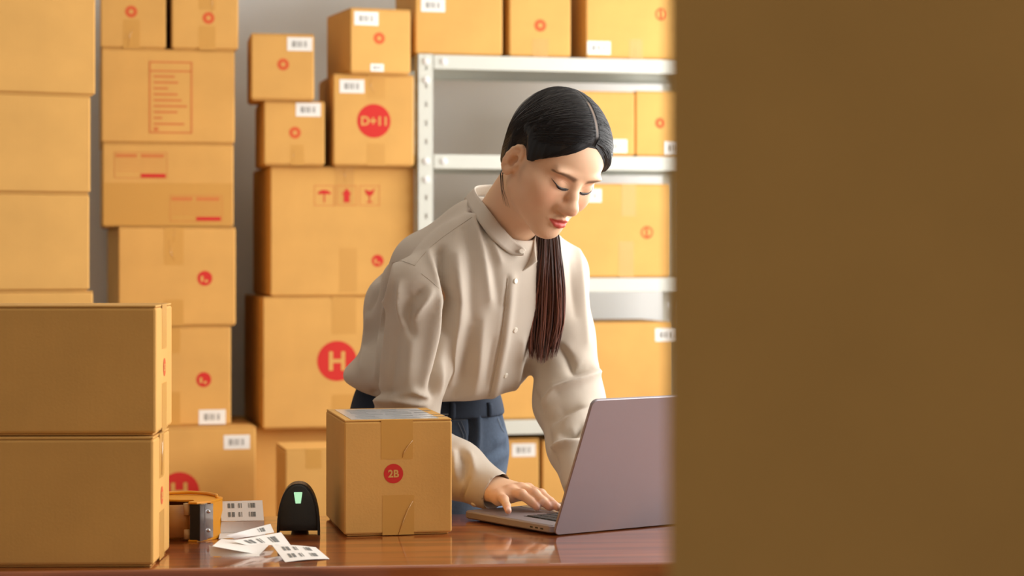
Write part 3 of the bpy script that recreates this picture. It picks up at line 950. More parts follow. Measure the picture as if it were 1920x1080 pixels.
# ------------------------------------------------------------------ implicit-surface modelling kit (for the person)
class Field:
    def __init__(s, lo, hi, h):
        s.h = h; s.lo = np.array(lo, float)
        s.n = np.ceil((np.array(hi, float) - s.lo) / h).astype(int) + 1
        s.ax = [(s.lo[i] + h * np.arange(s.n[i])).astype(np.float32) for i in range(3)]
        s.d = np.full(tuple(s.n), 1.0, np.float32)
    def sl(s, blo, bhi):
        out = []
        for i in range(3):
            a = int(np.clip(math.floor((blo[i] - s.lo[i]) / s.h), 0, s.n[i])); b = int(np.clip(math.ceil((bhi[i] - s.lo[i]) / s.h) + 1, 0, s.n[i]))
            if b <= a: return None
            out.append(slice(a, b))
        return tuple(out)
    def put(s, fn, blo, bhi, k=0.01, op='u'):
        q = s.sl([b - k * 1.5 - 2 * s.h for b in blo], [b + k * 1.5 + 2 * s.h for b in bhi])
        if q is None: return
        X = s.ax[0][q[0]][:, None, None]; Y = s.ax[1][q[1]][None, :, None]; Z_ = s.ax[2][q[2]][None, None, :]
        v = fn(X, Y, Z_)
        c = s.d[q]
        if op == 'u':
            hh = np.maximum(k - np.abs(c - v), 0) / k
            s.d[q] = np.minimum(c, v) - hh * hh * k * 0.25
        elif op == 's':
            v = -v
            hh = np.maximum(k - np.abs(c - v), 0) / k
            s.d[q] = np.maximum(c, v) + hh * hh * k * 0.25
    def everywhere(s, fn, k=0.005):
        X = s.ax[0][:, None, None]; Y = s.ax[1][None, :, None]; Z_ = s.ax[2][None, None, :]
        v = fn(X, Y, Z_); c = s.d
        hh = np.maximum(k - np.abs(c - v), 0) / k
        s.d = np.maximum(c, v) + hh * hh * k * 0.25
    def cap(s, a, b, ra, rb=None, k=0.01, op='u'):
        rb = ra if rb is None else rb
        a = np.array(a, np.float32); b = np.array(b, np.float32); ab = b - a; L2 = float(ab @ ab) + 1e-12
        r = max(ra, rb)
        def fn(X, Y, Z_):
            px_, py_, pz_ = X - a[0], Y - a[1], Z_ - a[2]
            t = np.clip((px_ * ab[0] + py_ * ab[1] + pz_ * ab[2]) / L2, 0, 1)
            return np.sqrt((px_ - t * ab[0]) ** 2 + (py_ - t * ab[1]) ** 2 + (pz_ - t * ab[2]) ** 2) - (ra + (rb - ra) * t)
        s.put(fn, np.minimum(a, b) - r, np.maximum(a, b) + r, k, op)
    def chain(s, pts, rads, k=0.008, op='u'):
        for i in range(len(pts) - 1):
            s.cap(pts[i], pts[i + 1], rads[i], rads[i + 1], k, op)
    def ell(s, c, r, B=None, k=0.01, op='u'):
        """B: 3x3 with the ellipsoid's axes as columns"""
        c = np.array(c, np.float32); r = np.array(r, np.float32)
        B = np.eye(3) if B is None else np.array(B)
        def fn(X, Y, Z_):
            x, y, z = X - c[0], Y - c[1], Z_ - c[2]
            k0 = 0; k1 = 0
            for i in range(3):
                q = (x * B[0, i] + y * B[1, i] + z * B[2, i]) / r[i]
                k0 = k0 + q * q; k1 = k1 + (q / r[i]) ** 2
            k0 = np.sqrt(k0); k1 = np.sqrt(k1) + 1e-9
            return k0 * (k0 - 1) / k1
        ext = np.sqrt(((B * r) ** 2).sum(1))
        s.put(fn, c - ext, c + ext, k, op)
    def mesh(s):
        """naive surface nets"""
        d = s.d; n = d.shape
        neg = d < 0
        cnt = np.zeros((n[0] - 1, n[1] - 1, n[2] - 1), np.int8)
        for i in (0, 1):
            for j in (0, 1):
                for k in (0, 1):
                    cnt += neg[i:n[0] - 1 + i, j:n[1] - 1 + j, k:n[2] - 1 + k]
        I = np.argwhere((cnt > 0) & (cnt < 8))
        idx = np.full(cnt.shape, -1, np.int64); idx[tuple(I.T)] = np.arange(len(I))
        C = np.array([(i, j, k) for i in (0, 1) for j in (0, 1) for k in (0, 1)])
        val = np.stack([d[I[:, 0] + c[0], I[:, 1] + c[1], I[:, 2] + c[2]] for c in C], 1)
        acc = np.zeros((len(I), 3)); num = np.zeros(len(I))
        for a in range(8):
            for b in range(a + 1, 8):
                if np.abs(C[a] - C[b]).sum() != 1: continue
                m = (val[:, a] < 0) != (val[:, b] < 0)
                t = val[m, a] / (val[m, a] - val[m, b])
                acc[m] += C[a] + t[:, None] * (C[b] - C[a]); num[m] += 1
        verts = s.lo + (I + acc / num[:, None]) * s.h
        faces = []
        for ax in range(3):
            o1, o2 = [(1, 2), (2, 0), (0, 1)][ax]
            a = [slice(None)] * 3; b = [slice(None)] * 3
            a[ax] = slice(0, n[ax] - 1); b[ax] = slice(1, n[ax])
            cr = neg[tuple(a)] != neg[tuple(b)]
            E = np.argwhere(cr)
            E = E[(E[:, o1] > 0) & (E[:, o2] > 0) & (E[:, o1] < n[o1] - 1) & (E[:, o2] < n[o2] - 1)]
            sg = neg[tuple(E.T)]
            def g(d1, d2):
                q = E.copy(); q[:, o1] += d1; q[:, o2] += d2
                return idx[tuple(q.T)]
            Q = np.stack([g(-1, -1), g(0, -1), g(0, 0), g(-1, 0)], 1)
            Q[~sg] = Q[~sg][:, ::-1]
            faces.append(Q)
        return verts, np.concatenate(faces)

def vnormals(v, f):
    a = v[f[:, 2]] - v[f[:, 0]]; b = v[f[:, 3]] - v[f[:, 1]]
    fn = np.cross(a, b)
    N = np.zeros_like(v)
    for k in range(4): np.add.at(N, f[:, k], fn)
    return N / (np.linalg.norm(N, axis=1, keepdims=True) + 1e-12)
def relax(v, f, it=2, lam=0.5):
    e = np.concatenate([f[:, [0, 1]], f[:, [1, 2]], f[:, [2, 3]], f[:, [3, 0]]])
    for _ in range(it):
        s = np.zeros_like(v); c = np.zeros(len(v))
        np.add.at(s, e[:, 0], v[e[:, 1]]); np.add.at(c, e[:, 0], 1)
        np.add.at(s, e[:, 1], v[e[:, 0]]); np.add.at(c, e[:, 1], 1)
        v = v + lam * (s / np.maximum(c, 1)[:, None] - v)
    return v
def np_mesh(name, v, f, col=None, attr='tint'):
    me = bpy.data.meshes.new(name)
    v = np.asarray(v, np.float32); f = np.asarray(f, np.int32)
    me.vertices.add(len(v)); me.vertices.foreach_set('co', v.ravel())
    k = f.shape[1]
    me.loops.add(f.size); me.loops.foreach_set('vertex_index', f.ravel())
    me.polygons.add(len(f)); me.polygons.foreach_set('loop_start', np.arange(0, f.size, k, dtype=np.int32))
    me.polygons.foreach_set('use_smooth', np.ones(len(f), bool))
    me.update(calc_edges=True); me.validate()
    if col is not None:
        a = me.color_attributes.new(attr, 'FLOAT_COLOR', 'POINT')
        c = np.ones((len(v), 4), np.float32); c[:, :3] = col
        a.data.foreach_set('color', c.ravel())
    return me
def smooth(x, a, b):
    t = np.clip((x - a) / (b - a), 0, 1)
    return t * t * (3 - 2 * t)
def blend(c, col, w):
    return c * (1 - w[:, None]) + np.array(col[:3])[None] * w[:, None]
def seg_dist(v, P):
    """distance of points v to the polyline P, and the running place 0..1 of the nearest point"""
    P = np.asarray(P, float)
    L = np.r_[0, np.cumsum(np.linalg.norm(np.diff(P, axis=0), axis=1))]
    best = np.full(len(v), 1e9); tt = np.zeros(len(v))
    for i in range(len(P) - 1):
        a, ab = P[i], P[i + 1] - P[i]
        t = np.clip((v - a) @ ab / (ab @ ab + 1e-12), 0, 1)
        d = np.linalg.norm(v - a - t[:, None] * ab, axis=1)
        m = d < best
        best[m] = d[m]; tt[m] = (L[i] + t[m] * (L[i + 1] - L[i])) / L[-1]
    return best, tt
def vec(p): return np.array(p, float)

# ------------------------------------------------------------------ the woman: frames and joints (metres)
HO = vec((0.0668, 3.60, 1.3435)); HS = vec((0.985, 0.915, 0.905))
H_r = vec((-0.77542, -0.62791, 0.06676)); H_f = vec((0.50298, -0.67812, -0.53588)); H_u = vec((0.38176, -0.38195, 0.84165))
H_u = H_u - .070 * H_r; H_u /= np.linalg.norm(H_u); H_r = np.cross(H_f, H_u)
HB = np.stack([H_r, H_f, H_u], 1)                     # columns: her right, front, up
def h2w(p): return HO + (np.asarray(p, float) * HS) @ HB.T
def w2h(p): return ((np.asarray(p, float) - HO) @ HB) / HS
RS, LS = vec((-0.149, 3.615, 1.132)), vec((0.082, 3.82, 1.155))
RE, LE = vec((-0.185, 3.695, 0.866)), vec((0.098, 3.76, 0.927))
RW, LWR = vec((-0.060, 3.594, 0.803)), vec((0.118, 3.63, 0.787))
CC = (RS + LS) / 2
WA = vec((-0.150, 3.88, 0.93))
NB = vec((-0.030, 3.73, 1.235))
B_r = (RS - LS) / np.linalg.norm(RS - LS)
B_t = (CC - WA); B_t -= B_r * (B_t @ B_r); B_t /= np.linalg.norm(B_t)
B_f = np.cross(B_t, B_r); B_f = B_f if B_f[1] < 0 else -B_f
BB = np.stack([B_r, B_f, B_t], 1)
G_f = np.cross(vec((0, 0, 1)), B_r); G_f = G_f if G_f[1] < 0 else -G_f; G_f[2] = 0; G_f /= np.linalg.norm(G_f)
BG = np.stack([vec((G_f[1], -G_f[0], 0)), G_f, vec((0, 0, 1))], 1)
PBASE = vec((-0.16, 3.95, 0.0))

SKIN = np.array(lin(232, 190, 156)[:3])
# ---- head and neck
def build_head():
    F = Field((-.096, -.135, -.235), (.096, .125, .135), .0017)
    F.ell((0, -.012, .034), (.0735, .096, .087))
    F.ell((0, .024, .030), (.066, .060, .066), k=.03)
    F.ell((0, .026, -.038), (.0625, .058, .070), k=.03)
    for s in (-1, 1):
        F.cap((s * .050, .002, -.058), (s * .012, .064, -.101), .0165, .0150, k=.03)
        F.ell((s * .038, .050, -.034), (.0265, .030, .030), k=.02)
        F.ell((s * .052, .030, -.018), (.017, .030, .016), k=.02)
    F.ell((0, .070, -.101), (.019, .0175, .0155), k=.016)
    F.ell((0, .062, -.072), (.030, .026, .024), k=.02)
    for s in (-1, 1):
        F.ell((s * .0315, .0965, -.001), (.0195, .0125, .0105), k=.014, op='s')
        F.ell((s * .031, .0700, -.0035), (.0150, .0142, .0128), k=.006)
        F.ell((s * .030, .0800, .0215), (.022, .008, .0055), k=.012)
    # nose
    F.chain([(0, .0835, .004), (0, .0935, -.018), (0, .1040, -.036), (0, .1045, -.042)], [.0062, .0068, .0088, .0090], k=.010)
    for s in (-1, 1):
        F.ell((s * .0112, .0935, -.0440), (.0078, .0105, .0075), k=.014)
    F.cap((0, .094, -.049), (0, .093, -.060), .0035, .0035, k=.010)
    # lips
    up = [(-.0205, .0838, -.0722), (-.010, .0915, -.0692), (-.0035, .0938, -.0672), (0, .0936, -.0680), (.0035, .0938, -.0672), (.010, .0915, -.0692), (.0205, .0838, -.0722)]
    dn = [(-.0185, .0835, -.0745), (-.009, .0905, -.0785), (0, .0925, -.0795), (.009, .0905, -.0785), (.0185, .0835, -.0745)]
    F.chain(up, [.0026, .0044, .0046, .0044, .0046, .0044, .0026], k=.004)
    F.chain(dn, [.0026, .0056, .0060, .0056, .0026], k=.004)
    F.chain([(-.0225, .0880, -.0730), (-.01, .0970, -.0735), (0, .0990, -.0730), (.01, .0970, -.0735), (.0225, .0880, -.0730)], [.0012, .0018, .0020, .0018, .0012], k=.003, op='s')
    # ears
    for s in (-1, 1):
        a = math.radians(24) * s
        Be = np.array([[math.cos(a), -math.sin(a), 0], [math.sin(a), math.cos(a), 0], [0, 0, 1.]])
        tl = math.radians(-12); Bt = np.array([[1, 0, 0], [0, math.cos(tl), -math.sin(tl)], [0, math.sin(tl), math.cos(tl)]])
        Bx = Be @ Bt
        c = vec((s * .0765, -.006, -.010))
        F.ell(c + Bx @ vec((-s * .004, .004, 0)), (.0095, .0135, .0250), Bx, k=.010)
        F.ell(c, (.0045, .0145, .0305), Bx, k=.003)
        E_ = lambda n_, ang, k_: c + Bx @ vec((s * n_, .0132 * k_ * math.cos(math.radians(ang)), .0288 * k_ * math.sin(math.radians(ang))))
        F.chain([E_(.0045, q, 1.0) for q in (20, 45, 70, 95, 120, 150, 180, 205, 230, 250)], [.0028, .0034, .0038, .0040, .0040, .0040, .0038, .0034, .0030, .0026], k=.0025)
        F.chain([E_(.0045, q, .60) for q in (105, 135, 170, 205, 235)], [.0022, .0028, .0030, .0028, .0024], k=.004)
        F.ell(c + Bx @ vec((s * .0035, .0035, -.003)), (.0090, .0066, .0125), Bx, k=.003, op='s')
        F.ell(c + Bx @ vec((s * .002, .0045, -.0255)), (.0055, .0085, .0092), Bx, k=.005)
        F.ell(c + Bx @ vec((s * .004, .0125, -.005)), (.0042, .0040, .0060), Bx, k=.004)
    # neck, down to the collar bones
    n0 = w2h(NB + vec((0, 0, -.01))); n1 = w2h(NB - vec((.02, -.02, .06)))
    F.cap((0, -.024, -.045), n0, .0535, .0535, k=.022)
    F.cap((-.010, .010, -.07), n0 + vec((0, .01, 0)), .040, .045, k=.02)
    v, f = F.mesh()
    v = relax(v, f, 1, .35)
    x, y, z = v.T
    c = np.tile(SKIN, (len(v), 1))
    ax = np.abs(x)
    front = smooth(y, .03, .06)
    # rosy cheeks, lids, nose, lips, brows
    c = blend(c, lin(222, 148, 118), .42 * front * np.exp(-((ax - .040) / .022) ** 2 - ((z + .030) / .022) ** 2))
    c = blend(c, lin(208, 128, 92), .38 * front * np.exp(-((ax - .033) / .018) ** 2 - ((z - .006) / .0075) ** 2))
    c = blend(c, lin(224, 152, 122), .45 * np.exp(-(x / .014) ** 2 - ((z + .044) / .010) ** 2) * smooth(y, .085, .10))
    lx = np.array([0, .004, .012, .0215]); lw = smooth(y, .065, .075) * (1 - smooth(ax, .0195, .0225))
    zu = np.interp(ax, lx, [-.0662, -.0650, -.0680, -.0728]); zl = np.interp(ax, [0, .010, .0215], [-.0858, -.0838, -.0738])
    wl = lw * (1 - smooth(z, zu - .0008, zu + .0012)) * smooth(z, zl - .0014, zl + .0010)
    c = blend(c, lin(200, 66, 62), .9 * wl)
    for s in (-1, 1):
        br = [(.0055, 0, .0105), (.017, 0, .0148), (.031, 0, .0185), (.043, 0, .0192), (.0510, 0, .0160)] if s > 0 else [(-.0110, 0, .0108), (-.022, 0, .0150), (-.035, 0, .0182), (-.047, 0, .0178), (-.0545, 0, .0135)]
        d2, t = seg_dist(np.stack([x, 0 * y, z], 1), br)
        hw = .0050 - .0030 * t
        w = (1 - smooth(d2, hw * .35, hw * 1.5 + .0008)) * smooth(t, 0, .18) * smooth(y, .03, .045)
        c = blend(c, lin(92, 66, 52), .80 * w)
    # fine down at the temple
    c = blend(c, lin(92, 66, 54), .55 * np.exp(-((ax - .066) / .009) ** 2 - ((y - .022) / .008) ** 2 - ((z + .014) / .016) ** 2))
    return h2w(v), f, c

# ---- hands: joints in hand coordinates (along p, thumb-wards, up), from the wrist
def hand_joints(W, p, left):
    p = vec(p); p[2] = 0; p /= np.linalg.norm(p); l = vec(left)
    return lambda a, b, c: W + p * a + l * b + vec((0, 0, c))
def build_hand(W, E, J, thumb):
    """J: dict of finger -> list of 4 world joints"""
    pts = np.concatenate([np.array(q) for q in J.values()] + [np.array(thumb), W[None], (W + (E - W) * .45)[None]])
    F = Field(pts.min(0) - .03, pts.max(0) + .03, .0015)
    F.cap(W, W + (E - W) * .45, .0235, .030, k=.01)
    size = dict(index=1.0, middle=1.03, ring=.98, pinky=.86)
    mc = [J[n][0] for n in ('index', 'middle', 'ring', 'pinky')]
    for n_, m in zip(('index', 'middle', 'ring', 'pinky'), mc):
        F.cap(W + (m - W) * .10 - vec((0, 0, .002)), m - vec((0, 0, .0035)), .0185, .0118, k=.014)
    for a, b in zip(mc[:-1], mc[1:]):
        F.cap(a - vec((0, 0, .004)), b - vec((0, 0, .004)), .0105, .0100, k=.010)
    for n_ in J:
        s = size[n_]
        r = [.0098 * s, .0085 * s, .0075 * s, .0064 * s]
        F.chain(J[n_], r, k=.0022)
        F.ell(J[n_][1], (.0088 * s,) * 3, k=.004)
        F.ell(J[n_][0] + vec((0, 0, .0015)), (.0092 * s,) * 3, k=.006)
    F.chain(thumb, [.016, .0115, .0095, .0078], k=.006)
    v, f = F.mesh()
    v = relax(v, f, 1, .4)
    c = np.tile(SKIN, (len(v), 1))
    for n_ in J:
        tip, dip = J[n_][3], J[n_][2]
        w = np.exp(-(np.linalg.norm(v - tip, axis=1) / .013) ** 2)
        c = blend(c, lin(230, 148, 128), .55 * w)
        for q in (J[n_][0], J[n_][1]):
            c = blend(c, lin(224, 150, 124), .35 * np.exp(-(np.linalg.norm(v - q, axis=1) / .012) ** 2))
        ax_ = (tip - dip) / np.linalg.norm(tip - dip)
        up_ = vec((0, 0, 1)) - ax_ * ax_[2]; up_ /= np.linalg.norm(up_)
        rel = v - (tip + up_ * .0045 + ax_ * .001)
        a_, u_ = rel @ ax_, rel @ up_; s_ = np.linalg.norm(rel - a_[:, None] * ax_ - u_[:, None] * up_, axis=1)
        c = blend(c, lin(244, 206, 190), .85 * (1 - smooth(np.sqrt((a_ / .0062) ** 2 + (s_ / .0042) ** 2), .8, 1.1)) * smooth(u_, -.004, -.001))
    return v, f, c
RP, RL = vec((.72, -.69, 0)), vec((.69, .72, 0))
JR = dict(
    pinky=[vec(q) for q in ((-.021, 3.523, .790), (-.013, 3.492, .787), (-.0085, 3.470, .780), (-.006, 3.453, .7735))],
    ring=[vec(q) for q in ((-.002, 3.530, .7955), (.016, 3.510, .7935), (.031, 3.503, .783), (.041, 3.498, .7745))],
    middle=[vec(q) for q in ((.015, 3.541, .798), (.037, 3.516, .7935), (.051, 3.504, .7825), (.062, 3.497, .7745))],
    index=[vec(q) for q in ((.0267, 3.557, .796), (.048, 3.530, .7915), (.063, 3.509, .7815), (.076, 3.491, .7740))])
TR = [RW + RP * .03 + RL * .018 - vec((0, 0, .002)), vec((.022, 3.590, .788)), vec((.046, 3.580, .781)), vec((.064, 3.566, .776))]
def to_local(q): d = q - RW; return vec((d @ RP, d @ RL, d[2]))
LP = vec((.50, -.866, 0)); LL = vec((-LP[1], LP[0], 0)) * -1      # thumb side of the left hand points to her right
JL = {n: [LWR + LP * to_local(q)[0] * .92 + LL * to_local(q)[1] + vec((0, 0, to_local(q)[2])) for q in qs] for n, qs in JR.items()}
TL = [LWR + LP * to_local(q)[0] + LL * to_local(q)[1] + vec((0, 0, to_local(q)[2])) for q in TR]

# ---- the rest of the body, under the clothes
def build_core():
    F = Field((-.42, 3.45, .02), (.26, 4.2, 1.30), .011)
    F.ell(CC - B_t * .06 + B_r * -.01, (.09, .055, .11), BB, k=.05)
    F.ell(WA + B_t * .03, (.085, .055, .10), BB, k=.05)
    F.ell((-.165, 3.93, .84), (.145, .10, .11), BG, k=.05)
    F.cap(RS - vec((0, 0, .015)), NB - vec((0, 0, .045)), .032, .04, k=.03); F.cap(LS - vec((0, 0, .015)), NB - vec((0, 0, .045)), .032, .04, k=.03)
    F.cap(RS, RE, .024, .026, k=.01); F.cap(RE, RW, .034, .024, k=.02)
    F.cap(LS, LE, .032, .030, k=.01); F.cap(LE, LWR, .034, .024, k=.02)
    for s in (-1, 1):
        hp = vec((-.165, 3.95, .82)) + BG[:, 0] * .08 * s
        F.cap(hp, hp + vec((0, 0, -.38)), .065, .046, k=.03); F.cap(hp + vec((0, 0, -.38)), hp + vec((0, .02, -.74)), .046, .032, k=.02)
    v, f = F.mesh()
    return v, f, np.tile(SKIN, (len(v), 1))
parts = [build_head(), build_hand(RW, RE, JR, TR), build_hand(LWR, LE, JL, TL), build_core()]
HEAD_BVH = BVHTree.FromPolygons([Vector(q) for q in parts[0][0]], parts[0][1].tolist())
off = 0; VV, FF, CV = [], [], []
for v, f, c in parts:
    VV.append(v); FF.append(f + off); CV.append(c); off += len(v)
M_skin = mat('skin', (1, 1, 1, 1), .46, spec=.35, attr='tint', sss=.10, bump=(900, .05))
person = link('person', np_mesh('person', np.concatenate(VV) - PBASE, np.concatenate(FF), np.concatenate(CV)), M_skin, loc=PBASE)
tag(person, 'woman in a beige shirt leaning over the table, typing on the laptop', 'person')
def part(name, me, m, parent=None):
    """a part given in world coordinates, hung under the person (or under one of her parts)"""
    o = link(name, me, m, parent or person)
    if (parent is None or parent is person):
        o.location = -PBASE
    return o

# ---- eyes: lash line and the sliver of eye under it
M_lash = mat('lashes', lin(30, 22, 22), .5)
M_eye = mat('eyeball', lin(58, 44, 40), .12, spec=.6)
head_local = BVHTree.FromPolygons([Vector(q) for q in w2h(parts[0][0])], parts[0][1].tolist())
def on_face(x, z, lift):
    h = head_local.ray_cast(Vector((x, .2, z)), Vector((0, -1, 0)))
    return h2w(np.array(h[0]) + np.array(h[1]) * lift)
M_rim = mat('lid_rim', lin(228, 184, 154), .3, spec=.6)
for s in (-1, 1):
    dz = 0.0 if s > 0 else -.0015
    sx_ = -.0025 if s > 0 else 0
    line = [(a_ + sx_, b_) for a_, b_ in ((.0150, -.0080), (.0190, -.0098), (.0240, -.0108), (.0300, -.0104), (.0360, -.0086), (.0415, -.0056), (.0470, -.0020), (.0505, .0004))]
    v, f = tube_data([Vector(on_face(s * a, b + dz, .0003)) for a, b in line], [.0006, .0015, .0020, .0020, .0016, .0011, .0007, .0002], 8)
    part('eyelashes', mesh_from('eyelashes', v, f, True), M_lash)
    v, f = tube_data([Vector(on_face(s * a, b - .0026 + dz, .0000)) for a, b in line[:6]], [.0003, .0008, .0010, .0010, .0008, .0003], 8)
    part('eye', mesh_from('eye', v, f, True), M_eye)
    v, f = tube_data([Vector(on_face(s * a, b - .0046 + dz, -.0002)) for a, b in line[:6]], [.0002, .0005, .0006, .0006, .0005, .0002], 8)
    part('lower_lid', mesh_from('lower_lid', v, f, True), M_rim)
    crease = [(.0165, -.0005), (.0220, .0028), (.0290, .0045), (.0370, .0045), (.0440, .0030), (.0500, .0005)]
    v, f = tube_data([Vector(on_face(s * a, b + dz, .0001)) for a, b in crease], [.0001, .0003, .0004, .0004, .0003, .0001], 6)
    part('lid_crease', mesh_from('lid_crease', v, f, True), mat('lid_skin', lin(224, 176, 142), .5))
# ---- hair: the combed cap with its parting
HC, HR = vec((0, -.012, .040)), vec((.0830, .1000, .1010))
HLX = np.array([0, .007, .026, .0456, .059, .068, .0715, .0735, .09]); HLZ = np.array([.083, .080, .0640, .0440, .0260, .0090, -.0040, -.0200, -.022])
def hair_mask(X, Y, Z_):
    """negative where hair grows: above the hairline in front, behind the ear further back"""
    a = (np.interp(np.abs(X) / 1.05, HLX, HLZ) - Z_) * .8 + 0 * Y
    b = .716 * (Y - .006) - .698 * (Z_ - .004) + 0 * X
    ear = (1 - np.sqrt(((np.abs(X) - .084) / .019) ** 2 + ((Y + .006) / .0165) ** 2 + ((Z_ + .012) / .0295) ** 2)) * .014
    return np.maximum(np.maximum(np.minimum(a, b), -(Z_ + .085) + 0 * X + 0 * Y), ear)
def build_hair():
    F = Field((-.1, -.145, -.11), (.1, .115, .155), .0020)
    F.ell(HC, HR, k=.02)
    F.ell((0, .020, .036), (.0760, .0760, .078), k=.03)
    F.ell((0, -.052, -.030), (.055, .045, .052), k=.03)
    X = F.ax[0][:, None, None]; Y = F.ax[1][None, :, None]; Z_ = F.ax[2][None, None, :]
    mk = hair_mask(X, Y, Z_).astype(np.float32)
    t = np.clip((mk + .020) / .020, 0, 1)
    F.d += .0115 * t * t * (3 - 2 * t)
    F.chain([(0, .0980, .084), (0, .080, .111), (0, .052, .1315), (0, .018, .1435), (0, -.02, .1445)], [.0034, .0036, .0036, .0030, .002], k=.008, op='s')
    F.d = np.maximum(F.d, mk - .002)
    v, f = F.mesh()
    v = relax(v, f, 2, .5)
    n = vnormals(v, f)
    # combed waves across the strands
    ang = np.arctan2(v[:, 2] - HC[2], np.abs(v[:, 0]) + .02)
    wv = np.sin(v[:, 1] * 330 + 3.0 * np.sin(ang * 3) + 40 * np.abs(v[:, 0])) * .00025 + np.sin(v[:, 1] * 610 + ang * 9) * .0002
    wv *= smooth(np.abs(v[:, 0]), .006, .02)
    v = v + n * wv[:, None]
    c = np.tile(np.array(lin(13, 12, 14)[:3]), (len(v), 1))
    dpt, _ = seg_dist(v, [(0, .098, .084), (0, .080, .110), (0, .050, .1310), (0, .018, .1420)])
    c = blend(c, lin(150, 128, 112), .85 * (1 - smooth(np.abs(v[:, 0]), .0012, .0034)) * (1 - smooth(dpt, .004, .012)))
    return v, f, c
hv, hf, hc = build_hair()
HAIR_BVH = BVHTree.FromPolygons([Vector(q) for q in hv], hf.tolist())
M_hair = mat('black_hair', (1, 1, 1, 1), .42, spec=.35, attr='tint')
hair = part('hair', np_mesh('hair', h2w(hv), hf, hc), M_hair)
def tubes(name, paths, m, parent=None, n=3, cols=None):
    V_, F_, C_ = [], [], []
    off = 0
    for q, (P, R_) in enumerate(paths):
        P = np.asarray(P, float); k = len(P)
        d = np.gradient(P, axis=0); d /= np.linalg.norm(d, axis=1, keepdims=True) + 1e-9
        ref = vec((.3, .5, .8)); e1 = np.cross(d, ref); e1 /= np.linalg.norm(e1, axis=1, keepdims=True) + 1e-9
        e2 = np.cross(d, e1); R_ = np.asarray(R_)[:, None]
        ring = np.stack([P + R_ * (e1 * math.cos(2 * math.pi * j / n) + e2 * math.sin(2 * math.pi * j / n)) for j in range(n)], 1)
        V_.append(ring.reshape(-1, 3))
        i = np.arange(k - 1)[:, None] * n; j = np.arange(n)[None]; j2 = (j + 1) % n
        F_.append(np.stack([i + j, i + j2, i + n + j2, i + n + j], -1).reshape(-1, 4) + off)
        if cols is not None: C_.append(np.repeat(np.asarray(cols[q]), n, axis=0))
        off += k * n
    return part(name, np_mesh(name, np.concatenate(V_), np.concatenate(F_), np.concatenate(C_) if cols is not None else None), m, parent)
rng = np.random.default_rng(3)
def strands():
    out = []; cols = []
    pa = np.array([(0, .096, .088), (0, .075, .118), (0, .045, .136), (0, .01, .143), (0, -.03, .140), (0, -.065, .122)])
    for s in (-1, 1):
        for i in range(420):
            t = rng.random() ** 1.2 * 4.999
            k = int(t); a = pa[k] * (1 - (t - k)) + pa[k + 1] * (t - k)
            a = a + vec((s * .004, 0, -.001))
            u = t / 5
            mid = vec((s * .088, .060 - .105 * u + rng.normal(0, .006), .062 + .02 * u))
            m2 = vec((s * .084, -.030 - .050 * u, .008 + rng.normal(0, .012)))
            end = vec((s * .012, -.112, -.055 + rng.normal(0, .012)))
            tt = np.linspace(0, .5 + .5 * rng.random(), 18)[:, None]
            P = (1 - tt) ** 3 * a + 3 * (1 - tt) ** 2 * tt * mid + 3 * (1 - tt) * tt ** 2 * m2 + tt ** 3 * end
            Q = []
            up_ = rng.random() * .0009
            for q in P:
                co, no, _, _ = HAIR_BVH.find_nearest(Vector(q))
                Q.append(np.array(co + no * up_))
            Q = np.array(Q)
            Q[1:-1] = .25 * Q[:-2] + .5 * Q[1:-1] + .25 * Q[2:]
            ok = hair_mask(Q[:, 0], Q[:, 1], Q[:, 2]) < -.0015
            if not ok[:5].all(): continue
            m_ = int(np.argmin(ok)) if not ok.all() else len(ok)
            if m_ < 6: continue
            Q = Q[np.linspace(0, m_ - 1, 18).round().astype(int)] if m_ == len(ok) else np.stack([np.interp(np.linspace(0, m_ - 1, 18), np.arange(len(ok)), Q[:, a_]) for a_ in range(3)], 1)
            out.append((h2w(Q), np.r_[.0002, np.full(16, .0006 + .0005 * rng.random()), .0002]))
            g = rng.random()
            cols.append(np.tile(np.array(lin(11 + 14 * g, 10 + 12 * g, 12 + 14 * g)[:3]), (18, 1)))
    # the locks that run along the hairline from the parting to the ear
    for s in (-1, 1):
        for i in range(150):
            dl = .0015 + .026 * rng.random() ** 1.3
            xs = np.linspace(.004, .0735, 18)
            Q = []
            up_ = .0001 + rng.random() * .0008
            for q in xs:
                z_ = np.interp(q, HLX, HLZ) + dl * (.35 + .65 * min(1, q / .03)) + rng.normal(0, .0003)
                h_ = HAIR_BVH.ray_cast(Vector((s * q * 1.03, .2, z_)), Vector((0, -1, 0)))
                if h_[0] is None or h_[0].y < .005: break
                Q.append(np.array(h_[0]) + np.array(h_[1]) * up_)
            if len(Q) < 9: continue
            Q = np.array(Q); Q[1:-1] = .25 * Q[:-2] + .5 * Q[1:-1] + .25 * Q[2:]
            out.append((h2w(Q), np.r_[.0002, np.full(len(Q) - 2, .0005 + .0005 * rng.random()), .0002]))
            g = rng.random()
            cols.append(np.tile(np.array(lin(11 + 14 * g, 10 + 12 * g, 12 + 14 * g)[:3]), (len(Q), 1)))
    return out, cols
o_, c_ = strands()
o = tubes('hair_strands', o_, M_hair, hair, cols=c_); o['kind'] = 'stuff'
o.location = (0, 0, 0)
